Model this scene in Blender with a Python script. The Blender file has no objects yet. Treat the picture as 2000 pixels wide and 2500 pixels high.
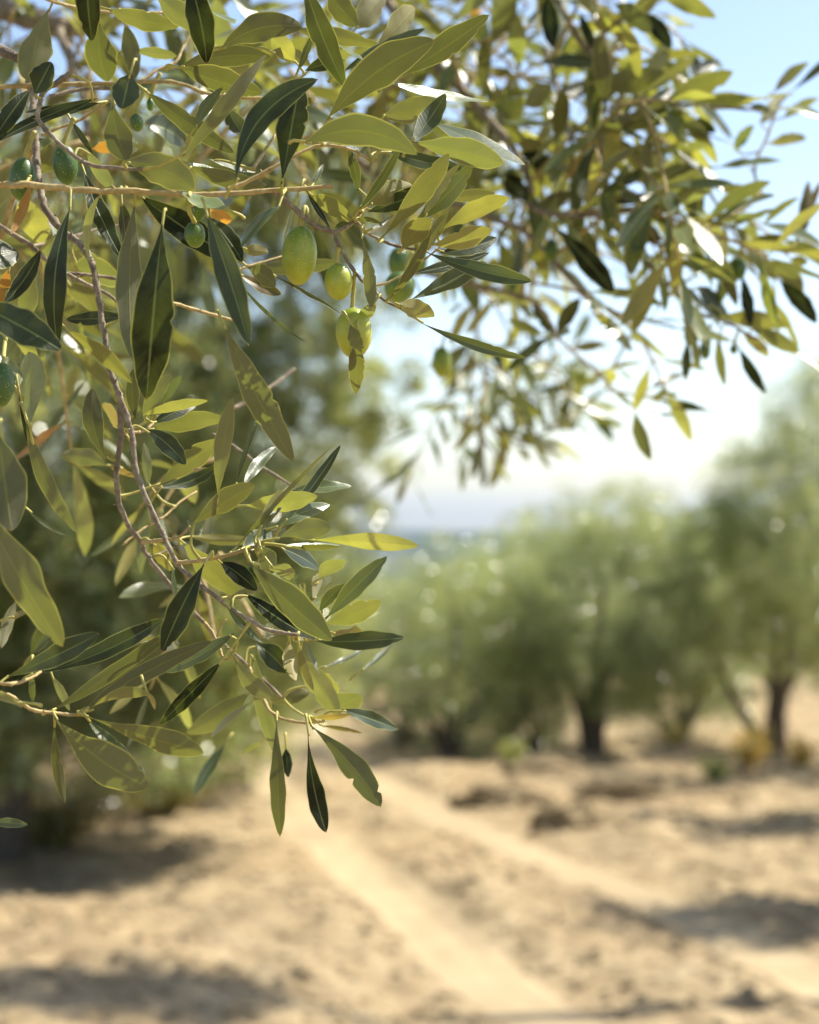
import bpy, math, random
import numpy as np
from mathutils import Vector, Matrix
R = math.radians
random.seed(11); rng = np.random.default_rng(11)
SC = bpy.context.scene
COL = SC.collection

# ------------------------------------------------------------------ camera
H = 1.75                       # lens height above the ground under it
F = 50.0/24.0*2000.0           # focal length in photo pixels
HOR = 1250.0
cd = bpy.data.cameras.new('camera'); cam = bpy.data.objects.new('camera', cd); COL.objects.link(cam)
cam.location = (0, 0, H); cam.rotation_euler = (R(90), 0, 0)
cd.sensor_fit = 'HORIZONTAL'; cd.sensor_width = 24; cd.lens = 50
cd.clip_start = 0.05; cd.clip_end = 60000
cd.dof.use_dof = True; cd.dof.focus_distance = 0.65; cd.dof.aperture_fstop = 8.0
SC.camera = cam

# ------------------------------------------------------------------ light
SUN_AZ, SUN_EL = 64.0, 53.0    # degrees to the right of the view direction / above the horizon
w = bpy.data.worlds.new('World'); SC.world = w; w.use_nodes = True
nt = w.node_tree; bg = nt.nodes['Background']
sky = nt.nodes.new('ShaderNodeTexSky'); sky.sky_type = 'NISHITA'; sky.sun_disc = False
sky.sun_elevation = R(SUN_EL); sky.sun_rotation = R(SUN_AZ)
sky.air_density = .85; sky.dust_density = 1.1; sky.ozone_density = .5
nt.links.new(sky.outputs[0], bg.inputs[0]); bg.inputs[1].default_value = 0.115
sd = Vector((math.sin(R(SUN_AZ))*math.cos(R(SUN_EL)), math.cos(R(SUN_AZ))*math.cos(R(SUN_EL)), math.sin(R(SUN_EL))))
sl = bpy.data.lights.new('sun', 'SUN'); sl.energy = 4.7; sl.angle = R(0.53); sl.color = (1.0, 0.94, 0.83)
so = bpy.data.objects.new('sun', sl); COL.objects.link(so)
so.rotation_euler = sd.to_track_quat('Z', 'Y').to_euler(); so.location = (3, 3, 8)
SC.view_settings.view_transform = 'Standard'; SC.view_settings.look = 'None'
SC.view_settings.gamma = 1; SC.view_settings.exposure = 1.08
SC.cycles.max_bounces = 10; SC.cycles.transmission_bounces = 8; SC.cycles.diffuse_bounces = 5
SC.cycles.sample_clamp_indirect = 8

# ------------------------------------------------------------------ helpers
def P(px, py, d):
    return Vector(((px-1000)/F*d, d, H-(py-HOR)/F*d))

def tag(o, label=None, cat=None, group=None, kind=None):
    if label: o['label'] = label
    if cat: o['category'] = cat
    if group: o['group'] = group
    if kind: o['kind'] = kind
    return o

def empty(name, loc=(0, 0, 0)):
    o = bpy.data.objects.new(name, None); COL.objects.link(o); o.location = loc
    o.empty_display_size = .2
    return o

class MB:
    """collects pieces (verts, faces, material index, uv, lc) into one mesh"""
    def __init__(s): s.v = []; s.f = []; s.m = []; s.uv = []; s.lc = []; s.n = 0
    def add(s, V, Fc, mi=0, UV=None, LC=(0, .5, 0, 1)):
        V = np.asarray(V, float); Fc = np.asarray(Fc, int)
        s.v.append(V); s.f.append(Fc + s.n)
        s.m.append(np.full(len(Fc), mi))
        s.uv.append(np.zeros((len(V), 2)) if UV is None else np.asarray(UV, float))
        L = np.asarray(LC, float)
        s.lc.append(np.tile(L, (len(V), 1)) if L.ndim == 1 else L)
        s.n += len(V)
    def build(s, name, mats, parent=None, smooth=True, origin=None):
        V = np.concatenate(s.v); M = np.concatenate(s.m); UV = np.concatenate(s.uv); LC = np.concatenate(s.lc)
        loops = np.concatenate([f.ravel() for f in s.f])
        tot = np.concatenate([np.full(len(f), f.shape[1]) for f in s.f])
        st = np.concatenate([[0], np.cumsum(tot)[:-1]])
        o_ = np.array(origin if origin is not None else (0, 0, 0), float)
        V = V - o_
        me = bpy.data.meshes.new(name)
        me.vertices.add(len(V)); me.vertices.foreach_set('co', V.ravel())
        me.loops.add(len(loops)); me.loops.foreach_set('vertex_index', loops.astype(np.int32))
        me.polygons.add(len(tot)); me.polygons.foreach_set('loop_start', st.astype(np.int32))
        me.polygons.foreach_set('material_index', M.astype(np.int32))
        me.polygons.foreach_set('use_smooth', np.full(len(tot), smooth))
        me.update(calc_edges=True)
        ul = me.uv_layers.new(name='UVMap'); ul.data.foreach_set('uv', UV[loops].ravel())
        ca = me.color_attributes.new('lc', 'FLOAT_COLOR', 'POINT'); ca.data.foreach_set('color', LC.ravel())
        for m in (mats if isinstance(mats, (list, tuple)) else [mats]): me.materials.append(m)
        ob = bpy.data.objects.new(name, me); COL.objects.link(ob)
        if parent is not None: ob.parent = parent
        ob.location = o_ - (np.array(world_loc(parent)) if parent is not None else 0)
        return ob

def world_loc(o):
    l = Vector((0, 0, 0))
    while o is not None: l = l + o.location; o = o.parent
    return l

# value noise in numpy
def _h(i, j, k, s):
    n = (i*374761393 + j*668265263 + k*2147483647 + s*974634777) & 0xffffffff
    n = ((n ^ (n >> 13))*1274126177) & 0xffffffff
    n = (n ^ (n >> 16)) & 0xffffffff
    return n/4294967295.0
def vnoise(x, y, s=0):
    x = np.asarray(x, float); y = np.asarray(y, float)
    i = np.floor(x).astype(np.int64); j = np.floor(y).astype(np.int64)
    fx = x-i; fy = y-j; fx = fx*fx*(3-2*fx); fy = fy*fy*(3-2*fy); z = 0
    a = _h(i, j, z, s); b = _h(i+1, j, z, s); c = _h(i, j+1, z, s); d = _h(i+1, j+1, z, s)
    return (a*(1-fx)+b*fx)*(1-fy)+(c*(1-fx)+d*fx)*fy - .5
def fbm(x, y, s=0, o=4):
    t = 0; a = 1
    for q in range(o): t = t + a*vnoise(x*2**q, y*2**q, s+q); a *= .5
    return t

# ------------------------------------------------------------------ materials
def newmat(name):
    m = bpy.data.materials.new(name); m.use_nodes = True; m.node_tree.nodes.clear()
    return m, m.node_tree
def N(t, typ, **k):
    n = t.nodes.new(typ)
    for a, b in k.items(): setattr(n, a, b)
    return n
def mixc(t, fac, a, b, mode='MIX'):
    n = N(t, 'ShaderNodeMix', data_type='RGBA', blend_type=mode)
    for sock, val in ((n.inputs[0], fac), (n.inputs[6], a), (n.inputs[7], b)):
        if isinstance(val, bpy.types.NodeSocket): t.links.new(val, sock)
        elif isinstance(val, (int, float)): sock.default_value = val
        else: sock.default_value = (*val, 1)
    return n.outputs[2]
def math_(t, op, a, b=0.0, c=0.0, clamp=False):
    n = N(t, 'ShaderNodeMath', operation=op); n.use_clamp = clamp
    for sock, val in zip(n.inputs, (a, b, c)):
        if isinstance(val, bpy.types.NodeSocket): t.links.new(val, sock)
        else: sock.default_value = val
    return n.outputs[0]
def ramp(t, fac, stops):
    n = N(t, 'ShaderNodeValToRGB'); cr = n.color_ramp
    while len(cr.elements) < len(stops): cr.elements.new(.5)
    for e, (p, c) in zip(cr.elements, stops):
        e.position = p; e.color = (*c, 1) if len(c) == 3 else c
    t.links.new(fac, n.inputs[0]); return n.outputs[0]
def maprange(t, v, a, b, c=0, d=1):
    n = N(t, 'ShaderNodeMapRange'); t.links.new(v, n.inputs[0])
    for i, x in enumerate((a, b, c, d)): n.inputs[i+1].default_value = x
    return n.outputs[0]

def leaf_material(detail=True):
    m, t = newmat('olive_leaf' if detail else 'olive_leaf_far')
    at = N(t, 'ShaderNodeAttribute', attribute_name='lc')
    sp = N(t, 'ShaderNodeSeparateColor'); t.links.new(at.outputs['Color'], sp.inputs[0])
    yel, br, org = sp.outputs[0], sp.outputs[1], sp.outputs[2]
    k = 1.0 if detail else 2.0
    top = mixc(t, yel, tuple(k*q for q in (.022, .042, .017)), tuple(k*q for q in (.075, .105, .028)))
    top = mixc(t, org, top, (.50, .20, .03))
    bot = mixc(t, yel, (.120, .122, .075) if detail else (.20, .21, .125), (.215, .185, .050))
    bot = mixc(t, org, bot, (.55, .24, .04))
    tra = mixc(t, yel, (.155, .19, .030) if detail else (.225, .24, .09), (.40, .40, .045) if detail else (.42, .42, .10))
    tra = mixc(t, org, tra, (.80, .36, .04))
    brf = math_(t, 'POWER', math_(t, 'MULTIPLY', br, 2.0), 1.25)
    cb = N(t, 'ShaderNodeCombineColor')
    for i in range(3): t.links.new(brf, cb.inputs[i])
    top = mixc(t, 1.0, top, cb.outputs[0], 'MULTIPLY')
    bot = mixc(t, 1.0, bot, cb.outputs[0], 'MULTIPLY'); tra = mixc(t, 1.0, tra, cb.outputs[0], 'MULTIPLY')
    bump = None
    if detail:
        uv = N(t, 'ShaderNodeUVMap', uv_map='UVMap'); sx = N(t, 'ShaderNodeSeparateXYZ'); t.links.new(uv.outputs[0], sx.inputs[0])
        u = sx.outputs[0]; v = math_(t, 'ABSOLUTE', math_(t, 'MULTIPLY_ADD', sx.outputs[1], 2.0, -1.0))
        rib = maprange(t, v, .035, .085, 1, 0)
        edge = maprange(t, v, .90, .97, 0, 1)
        geo = N(t, 'ShaderNodeNewGeometry')
        nz = N(t, 'ShaderNodeTexNoise'); nz.inputs['Scale'].default_value = 260; nz.inputs['Detail'].default_value = 5
        t.links.new(geo.outputs['Position'], nz.inputs['Vector'])
        nz2 = N(t, 'ShaderNodeTexNoise'); nz2.inputs['Scale'].default_value = 75; nz2.inputs['Detail'].default_value = 3
        t.links.new(geo.outputs['Position'], nz2.inputs['Vector'])
        # side veins, slanting forward from the midrib
        wv = math_(t, 'MULTIPLY_ADD', v, -.11, u)
        wv = math_(t, 'ADD', wv, math_(t, 'MULTIPLY', nz2.outputs[0], .05))
        sn = math_(t, 'SINE', math_(t, 'MULTIPLY', wv, 95.0))
        vein = maprange(t, sn, .80, 1.0, 0, 1)
        top = mixc(t, math_(t, 'MULTIPLY', vein, .035), top, (.12, .16, .06))
        bot = mixc(t, math_(t, 'MULTIPLY', vein, .05), bot, (.15, .16, .05))
        tra = mixc(t, math_(t, 'MULTIPLY', vein, .14), tra, (.16, .18, .02))
        mot = maprange(t, nz2.outputs[0], .35, .68)
        bot = mixc(t, math_(t, 'MULTIPLY', mot, .35), bot, (.085, .072, .030))
        top = mixc(t, math_(t, 'MULTIPLY', mot, .45), top, (.042, .066, .030))
        grain = maprange(t, nz.outputs[0], .3, .7)
        bot = mixc(t, math_(t, 'MULTIPLY', grain, .20), bot, (.18, .175, .11))
        tra = mixc(t, math_(t, 'MULTIPLY', mot, .45), tra, (.20, .26, .02))
        # brown specks
        vo = N(t, 'ShaderNodeTexVoronoi'); vo.inputs['Scale'].default_value = 70
        t.links.new(geo.outputs['Position'], vo.inputs['Vector'])
        spk = math_(t, 'MULTIPLY', maprange(t, vo.outputs['Distance'], .05, .11, 1, 0), maprange(t, nz2.outputs[0], .56, .62))
        top = mixc(t, math_(t, 'MULTIPLY', spk, .8), top, (.10, .07, .03))
        bot = mixc(t, math_(t, 'MULTIPLY', spk, .8), bot, (.10, .06, .02))
        tra = mixc(t, math_(t, 'MULTIPLY', spk, .8), tra, (.06, .03, .01))
        # midrib and margin are paler and yellower
        top = mixc(t, math_(t, 'MULTIPLY', rib, .75), top, (.20, .25, .08))
        bot = mixc(t, math_(t, 'MULTIPLY', rib, .55), bot, (.26, .25, .06))
        top = mixc(t, math_(t, 'MULTIPLY', edge, .7), top, (.38, .40, .10))
        bot = mixc(t, math_(t, 'MULTIPLY', edge, .8), bot, (.40, .38, .09))
        tra = mixc(t, math_(t, 'MULTIPLY', edge, .7), tra, (.62, .60, .12))
        tipb = math_(t, 'MULTIPLY', maprange(t, u, .975, .99), .8)
        bot = mixc(t, tipb, bot, (.30, .16, .05)); top = mixc(t, tipb, top, (.30, .16, .05))
        hgt = math_(t, 'ADD', math_(t, 'MULTIPLY', rib, -.6), math_(t, 'ADD', math_(t, 'MULTIPLY', vein, -.07), math_(t, 'MULTIPLY', nz.outputs[0], .5)))
        bp = N(t, 'ShaderNodeBump'); bp.inputs['Strength'].default_value = .55; bp.inputs['Distance'].default_value = .0006
        t.links.new(hgt, bp.inputs['Height']); bump = bp.outputs[0]
    g2 = N(t, 'ShaderNodeNewGeometry'); back = g2.outputs['Backfacing']
    col = mixc(t, back, top, bot)
    pr = N(t, 'ShaderNodeBsdfPrincipled'); t.links.new(col, pr.inputs['Base Color'])
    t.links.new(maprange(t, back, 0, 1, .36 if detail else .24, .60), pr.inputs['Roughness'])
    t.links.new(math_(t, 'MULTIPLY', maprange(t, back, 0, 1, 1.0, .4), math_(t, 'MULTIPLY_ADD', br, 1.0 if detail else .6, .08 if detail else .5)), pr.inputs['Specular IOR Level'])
    pr.inputs['Sheen Weight'].default_value = .16; pr.inputs['Sheen Roughness'].default_value = .45; pr.inputs['Sheen Tint'].default_value = (.8, .88, .85, 1)
    tr = N(t, 'ShaderNodeBsdfTranslucent'); t.links.new(tra, tr.inputs[0])
    if bump: t.links.new(bump, pr.inputs['Normal'])
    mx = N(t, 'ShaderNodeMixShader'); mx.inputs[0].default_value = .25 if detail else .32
    t.links.new(pr.outputs[0], mx.inputs[1]); t.links.new(tr.outputs[0], mx.inputs[2])
    out = N(t, 'ShaderNodeOutputMaterial'); t.links.new(mx.outputs[0], out.inputs[0])
    return m

def bark_material(name, a, b, c, scale=60, bumpd=.002, rough=.85):
    m, t = newmat(name)
    tc = N(t, 'ShaderNodeTexCoord')
    nz = N(t, 'ShaderNodeTexNoise'); nz.inputs['Scale'].default_value = scale; nz.inputs['Detail'].default_value = 6; nz.inputs['Roughness'].default_value = .65
    t.links.new(tc.outputs['Object'], nz.inputs['Vector'])
    n2 = N(t, 'ShaderNodeTexNoise'); n2.inputs['Scale'].default_value = scale*.22; n2.inputs['Detail'].default_value = 3
    t.links.new(tc.outputs['Object'], n2.inputs['Vector'])
    col = ramp(t, nz.outputs[0], [(.3, a), (.52, b), (.72, c)])
    col = mixc(t, maprange(t, n2.outputs[0], .5, .7, 0, .6), col, a)
    pr = N(t, 'ShaderNodeBsdfPrincipled'); t.links.new(col, pr.inputs['Base Color']); pr.inputs['Roughness'].default_value = rough
    bp = N(t, 'ShaderNodeBump'); bp.inputs['Strength'].default_value = .9; bp.inputs['Distance'].default_value = bumpd
    t.links.new(nz.outputs[0], bp.inputs['Height']); t.links.new(bp.outputs[0], pr.inputs['Normal'])
    out = N(t, 'ShaderNodeOutputMaterial'); t.links.new(pr.outputs[0], out.inputs[0])
    return m

def olive_material():
    m, t = newmat('olive_skin')
    at = N(t, 'ShaderNodeAttribute', attribute_name='lc')
    sp = N(t, 'ShaderNodeSeparateColor'); t.links.new(at.outputs['Color'], sp.inputs[0])
    tc = N(t, 'ShaderNodeTexCoord')
    uv = N(t, 'ShaderNodeUVMap', uv_map='UVMap'); sx = N(t, 'ShaderNodeSeparateXYZ'); t.links.new(uv.outputs[0], sx.inputs[0])
    vo = N(t, 'ShaderNodeTexVoronoi'); vo.inputs['Scale'].default_value = 1050
    t.links.new(tc.outputs['Object'], vo.inputs['Vector'])
    dot = maprange(t, vo.outputs['Distance'], .13, .30, 1, 0)
    vc = N(t, 'ShaderNodeSeparateColor'); t.links.new(vo.outputs['Color'], vc.inputs[0])
    dot = math_(t, 'MULTIPLY', dot, maprange(t, vc.outputs[0], .30, .75))
    nz = N(t, 'ShaderNodeTexNoise'); nz.inputs['Scale'].default_value = 190; nz.inputs['Detail'].default_value = 3
    t.links.new(tc.outputs['Object'], nz.inputs['Vector'])
    ripe_lit = math_(t, 'ADD', sp.outputs[0], math_(t, 'MULTIPLY', math_(t, 'SUBTRACT', .5, sx.outputs[1]), .9))  # yellower toward the bottom: light bounced off the ground, put into the skin colour
    ripe_lit = math_(t, 'ADD', ripe_lit, math_(t, 'MULTIPLY', math_(t, 'SUBTRACT', nz.outputs[0], .5), .7), clamp=True)
    col = ramp(t, ripe_lit, [(0, (.055, .115, .014)), (.4, (.15, .24, .018)), (1, (.40, .42, .035))])
    col = mixc(t, math_(t, 'MULTIPLY', dot, .60), col, (.60, .62, .26))
    pr = N(t, 'ShaderNodeBsdfPrincipled'); t.links.new(col, pr.inputs['Base Color'])
    pr.inputs['Roughness'].default_value = .42; pr.inputs['Subsurface Weight'].default_value = .45
    pr.inputs['Subsurface Radius'].default_value = (.9, 1.0, .2); pr.inputs['Subsurface Scale'].default_value = .005
    pr.inputs['Coat Weight'].default_value = .12; pr.inputs['Coat Roughness'].default_value = .35
    bp = N(t, 'ShaderNodeBump'); bp.inputs['Strength'].default_value = .25; bp.inputs['Distance'].default_value = .0003
    t.links.new(math_(t, 'ADD', nz.outputs[0], math_(t, 'MULTIPLY', dot, .25)), bp.inputs['Height']); t.links.new(bp.outputs[0], pr.inputs['Normal'])
    out = N(t, 'ShaderNodeOutputMaterial'); t.links.new(pr.outputs[0], out.inputs[0])
    return m

def soil_material(name, a, b, c, rough_bump=.03, scale=5.0):
    m, t = newmat(name)
    geo = N(t, 'ShaderNodeNewGeometry')
    n1 = N(t, 'ShaderNodeTexNoise'); n1.inputs['Scale'].default_value = scale; n1.inputs['Detail'].default_value = 9; n1.inputs['Roughness'].default_value = .68
    n2 = N(t, 'ShaderNodeTexNoise'); n2.inputs['Scale'].default_value = scale*.13; n2.inputs['Detail'].default_value = 4
    n3 = N(t, 'ShaderNodeTexVoronoi'); n3.inputs['Scale'].default_value = scale*3.2
    for n in (n1, n2, n3): t.links.new(geo.outputs['Position'], n.inputs['Vector'])
    col = ramp(t, n1.outputs[0], [(.30, a), (.50, b), (.68, c)])
    col = mixc(t, maprange(t, n2.outputs[0], .42, .68, 0, .55), col, tuple(x*.72 for x in b))
    pr = N(t, 'ShaderNodeBsdfPrincipled'); pr.inputs['Roughness'].default_value = .95; pr.inputs['Specular IOR Level'].default_value = .15
    t.links.new(col, pr.inputs['Base Color'])
    hh = math_(t, 'ADD', n1.outputs[0], math_(t, 'MULTIPLY', n3.outputs['Distance'], .35))
    bp = N(t, 'ShaderNodeBump'); bp.inputs['Strength'].default_value = .8; bp.inputs['Distance'].default_value = rough_bump
    t.links.new(hh, bp.inputs['Height']); t.links.new(bp.outputs[0], pr.inputs['Normal'])
    out = N(t, 'ShaderNodeOutputMaterial'); t.links.new(pr.outputs[0], out.inputs[0])
    return m

M_LEAF = leaf_material(True); M_FAR = leaf_material(False)
M_PET = bark_material('leaf_stalk', (.28, .26, .05), (.40, .36, .08), (.50, .42, .12), 300, .0003, .55)
M_TWIG = bark_material('twig_bark', (.095, .072, .048), (.245, .195, .130), (.42, .37, .285), 330, .0009)
M_TWIGY = bark_material('young_twig_bark', (.26, .19, .07), (.42, .31, .12), (.55, .43, .22), 300, .0006, .7)
M_BARK = bark_material('trunk_bark', (.06, .045, .032), (.13, .10, .07), (.24, .20, .15), 22, .02)
M_OLIVE = olive_material()
M_SOIL = soil_material('dry_soil', (.15, .108, .060), (.28, .213, .12), (.41, .322, .19))
M_TRACK = soil_material('packed_track', (.31, .236, .134), (.375, .29, .17), (.44, .345, .207), .012, 4.0)

# ------------------------------------------------------------------ terrain
SLOPE = .05
def track_x(y, k):     # centre line of each wheel track (k=0 left, 1 right)
    y = np.asarray(y, float)
    # traced where the track lies on the ground, near to far
    ys = np.array([-10, 5, 7.0, 8.2, 9.8, 11.4, 13.5, 17.0, 21, 30, 60])
    x0 = np.array([4.2, 1.12, .62, .30, -.05, -.42, -.85, -1.45, -2.1, -3.2, -7])
    x1 = np.array([5.9, 2.60, 2.10, 1.78, 1.50, 1.0, .35, -.45, -1.1, -2.2, -6])
    return np.interp(y, ys, x0 if k == 0 else x1)
def ground_h(x, y):
    x = np.asarray(x, float); y = np.asarray(y, float)
    z = -SLOPE*np.clip(y, -30, 42)
    far = np.clip((y-42)/900, 0, 1); z = z - 150*(far**.8)
    rad = np.hypot(x, y)
    # ridge of hills far off
    ridge = np.exp(-((y-6500)/1500)**2)*(88 + 50*fbm(x/1900+3.3, y*0+.5, 5, 4) + 22*np.sin(x/2600.))
    z = z + ridge*np.clip(rad/3000-.6, 0, 1)
    near = np.clip(1-(rad-32)/20, 0, 1)
    rough = fbm(x*.55, y*.55, 1, 3)*.14 + fbm(x*2.4, y*2.4, 7, 3)*.085 + fbm(x*9, y*9, 3, 2)*.030
    rut = np.zeros_like(z)
    for k in (0, 1):
        dd = np.abs(x-track_x(y, k)-.08*vnoise(y*.7, y*0+k, 9)); rut = np.maximum(rut, np.clip(1.35-dd/.30, 0, 1))
    # plough ridges to the right of the track
    rg = np.clip((x-track_x(y, 1)-.5)/.8, 0, 1)
    rough = rough + rg*.085*np.sin((x*.85-y*.53)*4.2+3*vnoise(x*.7, y*.7, 21))*(.6+vnoise(x*.9, y*.9, 23)) 
    z = z + near*(rough*(1-.85*rut) - .045*rut)
    return z
def gz(x, y): return float(ground_h(np.array([x]), np.array([y]))[0])
def geom_axis(a, b, step, far, grow=1.22):
    lst = list(np.arange(a, b, step)); s = step; q = lst[-1]
    while q < far: s *= grow; q += s; lst.append(q)
    return lst
yy = geom_axis(4.5, 30, .055, 8500)
yb = [4.5]; s_ = .2
while yb[-1] > -40: s_ *= 1.3; yb.append(yb[-1]-s_)
yy = np.array(sorted(set(yb[1:]))+yy)
xp = geom_axis(0, 6.5, .06, 6800); xn = [-q for q in xp[1:]][::-1]; xx = np.array(xn+xp)
X, Y = np.meshgrid(xx, yy); Z = ground_h(X, Y)
nx, ny = len(xx), len(yy)
idx = np.arange(nx*ny).reshape(ny, nx)
Fg = np.stack([idx[:-1, :-1], idx[:-1, 1:], idx[1:, 1:], idx[1:, :-1]], -1).reshape(-1, 4)
mb = MB(); mb.add(np.stack([X, Y, Z], -1).reshape(-1, 3), Fg)
# far land is blue green scrub and fields, near land dry soil
M_LAND, t = newmat('land')
geo = N(t, 'ShaderNodeNewGeometry'); sx = N(t, 'ShaderNodeSeparateXYZ'); t.links.new(geo.outputs['Position'], sx.inputs[0])
nz = N(t, 'ShaderNodeTexNoise'); nz.inputs['Scale'].default_value = .006; nz.inputs['Detail'].default_value = 8; t.links.new(geo.outputs['Position'], nz.inputs['Vector'])
farc = ramp(t, nz.outputs[0], [(.35, (.022, .036, .018)), (.52, (.045, .06, .028)), (.66, (.15, .13, .08))])
srct = M_SOIL.node_tree
n1 = N(t, 'ShaderNodeTexNoise'); n1.inputs['Scale'].default_value = 5; n1.inputs['Detail'].default_value = 9; n1.inputs['Roughness'].default_value = .68
n2 = N(t, 'ShaderNodeTexNoise'); n2.inputs['Scale'].default_value = .6; n2.inputs['Detail'].default_value = 4
n3 = N(t, 'ShaderNodeTexVoronoi'); n3.inputs['Scale'].default_value = 15
for n in (n1, n2, n3): t.links.new(geo.outputs['Position'], n.inputs['Vector'])
nc = ramp(t, n1.outputs[0], [(.33, (.16, .116, .064)), (.50, (.30, .228, .128)), (.66, (.43, .338, .20))])
nc = mixc(t, maprange(t, n2.outputs[0], .45, .68, 0, .5), nc, (.29, .20, .105))
col = mixc(t, maprange(t, sx.outputs[1], 60, 160), nc, farc)
pr = N(t, 'ShaderNodeBsdfPrincipled'); pr.inputs['Roughness'].default_value = .95; pr.inputs['Specular IOR Level'].default_value = .15
t.links.new(col, pr.inputs['Base Color'])
bp = N(t, 'ShaderNodeBump'); bp.inputs['Strength'].default_value = .9; bp.inputs['Distance'].default_value = .04
t.links.new(math_(t, 'ADD', n1.outputs[0], math_(t, 'MULTIPLY', n3.outputs['Distance'], .35)), bp.inputs['Height']); t.links.new(bp.outputs[0], pr.inputs['Normal'])
out = N(t, 'ShaderNodeOutputMaterial'); t.links.new(pr.outputs[0], out.inputs[0])
ground = mb.build('ground', [M_LAND]); tag(ground, kind='structure')

# two packed wheel tracks of the farm path, laid 4 mm over the soil
for k in (0, 1):
    ys = np.arange(3.0, 34, .09); nw = 13
    half = .215*(1+.25*vnoise(ys*1.7, ys*0, 31+k))
    A = np.linspace(-1, 1, nw)[None, :]
    e1 = (1+.22*vnoise(ys*5, ys*0+1, 40+k))[:, None]
    Xt = track_x(ys, k)[:, None] + A*half[:, None]*e1
    Yt = np.repeat(ys[:, None], nw, 1)
    Zt = ground_h(Xt, Yt) + .004 + .0*Xt
    id2 = np.arange(Xt.size).reshape(Xt.shape)
    Ft = np.stack([id2[:-1, :-1], id2[:-1, 1:], id2[1:, 1:], id2[1:, :-1]], -1).reshape(-1, 4)
    mb = MB(); mb.add(np.stack([Xt, Yt, Zt+.012*(1-A**2)], -1).reshape(-1, 3), Ft)
    pth = mb.build('path', [M_TRACK]); tag(pth, kind='structure')

# loose clods of dry earth
def ico(sub=0):
    g = (1+5**.5)/2
    V = np.array([(-1,g,0),(1,g,0),(-1,-g,0),(1,-g,0),(0,-1,g),(0,1,g),(0,-1,-g),(0,1,-g),(g,0,-1),(g,0,1),(-g,0,-1),(-g,0,1)], float)
    V /= np.linalg.norm(V[0])
    Fc = np.array([(0,11,5),(0,5,1),(0,1,7),(0,7,10),(0,10,11),(1,5,9),(5,11,4),(11,10,2),(10,7,6),(7,1,8),(3,9,4),(3,4,2),(3,2,6),(3,6,8),(3,8,9),(4,9,5),(2,4,11),(6,2,10),(8,6,7),(9,8,1)])
    for _ in range(sub):
        V2 = list(map(tuple, V)); cache = {}; nf = []
        def mid(a, b):
            k = (min(a, b), max(a, b))
            if k not in cache:
                m = np.array(V2[a])+np.array(V2[b]); m /= np.linalg.norm(m); cache[k] = len(V2); V2.append(tuple(m))
            return cache[k]
        for a, b, c in Fc:
            ab, bc, ca = mid(a, b), mid(b, c), mid(c, a)
            nf += [(a, ab, ca), (b, bc, ab), (c, ca, bc), (ab, bc, ca)]
        V = np.array(V2); Fc = np.array(nf)
    return V, Fc
IV, IF = ico(0)
def add_clods(mb, xs, ys, ss):
    for x, y, s, z in zip(xs, ys, ss, ground_h(xs, ys)):
        V = IV*(1+.35*(rng.random((12, 1))-.5))*np.array([1, .8+.4*rng.random(), .6])*s
        mb.add(V+np.array([x, y, z+.15*s]), IF)
mb = MB(); n = 10000
ys = 5+np.abs(rng.random(n))**1.5*16; xs = (rng.random(n)-.5)*(.62*ys+1.5)
off = np.minimum(np.abs(xs-track_x(ys, 0)), np.abs(xs-track_x(ys, 1))); kp = off > .24
xs, ys = xs[kp], ys[kp]; ss = .007+.036*rng.random(len(xs))**3
add_clods(mb, xs, ys, ss)
cl = mb.build('soil_clods', [M_SOIL], smooth=False)
tag(cl, 'small crumbled clods of dry tan earth scattered over the ground', 'soil', kind='stuff')

# ------------------------------------------------------------------ background olive trees
def tube(mb, pts, rad, mi=0, seg=10, lump=.12, LC=(0, .5, 0, 1), seed=0):
    pts = [Vector(p) for p in pts]; n = len(pts)
    rs = np.random.default_rng(seed)
    V = []; up = Vector((0, 0, 1)); prev = None
    for i in range(n):
        tg = (pts[min(i+1, n-1)]-pts[max(i-1, 0)]).normalized()
        if prev is None:
            a = tg.cross(up if abs(tg.z) < .9 else Vector((1, 0, 0))).normalized()
        else:
            a = (prev-tg*prev.dot(tg)).normalized()
        prev = a; b = tg.cross(a)
        for k in range(seg):
            an = 2*math.pi*k/seg; r = rad[i]*(1+lump*(rs.random()-.5)*2)
            V.append(pts[i]+(a*math.cos(an)+b*math.sin(an))*r)
    V.append(pts[0]); V.append(pts[-1])
    Fc = []
    for i in range(n-1):
        for k in range(seg):
            k2 = (k+1) % seg
            Fc.append((i*seg+k, i*seg+k2, (i+1)*seg+k2, (i+1)*seg+k))
    V = np.array([tuple(v) for v in V]); nb = n*seg
    T = [(nb, (k+1) % seg, k) for k in range(seg)]+[(nb+1, (n-1)*seg+k, (n-1)*seg+(k+1) % seg) for k in range(seg)]
    c0 = mb.n
    mb.add(V, np.array(Fc), mi, LC=LC)
    # caps share the vertices just added
    mb.f.append(np.array(T)+c0); mb.m.append(np.full(len(T), mi))

def smooth_path(pts, rad, k=5, wob=0, seed=0):
    pts = [Vector(p) for p in pts]; n = len(pts); o = []; r = []
    rs = random.Random(seed)
    for i in range(n-1):
        p0, p1, p2, p3 = pts[max(i-1, 0)], pts[i], pts[i+1], pts[min(i+2, n-1)]
        for j in range(k):
            t = j/k
            q = .5*((2*p1)+(p2-p0)*t+(2*p0-5*p1+4*p2-p3)*t*t+(3*p1-p0-3*p2+p3)*t**3)
            rr = rad[i]*(1-t)+rad[i+1]*t
            if wob and (i or j): q = q+Vector((rs.uniform(-1, 1), rs.uniform(-1, 1), rs.uniform(-1, 1)))*wob*rr
            o.append(q); r.append(rr)
    o.append(pts[-1]); r.append(rad[-1])
    return o, r

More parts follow.
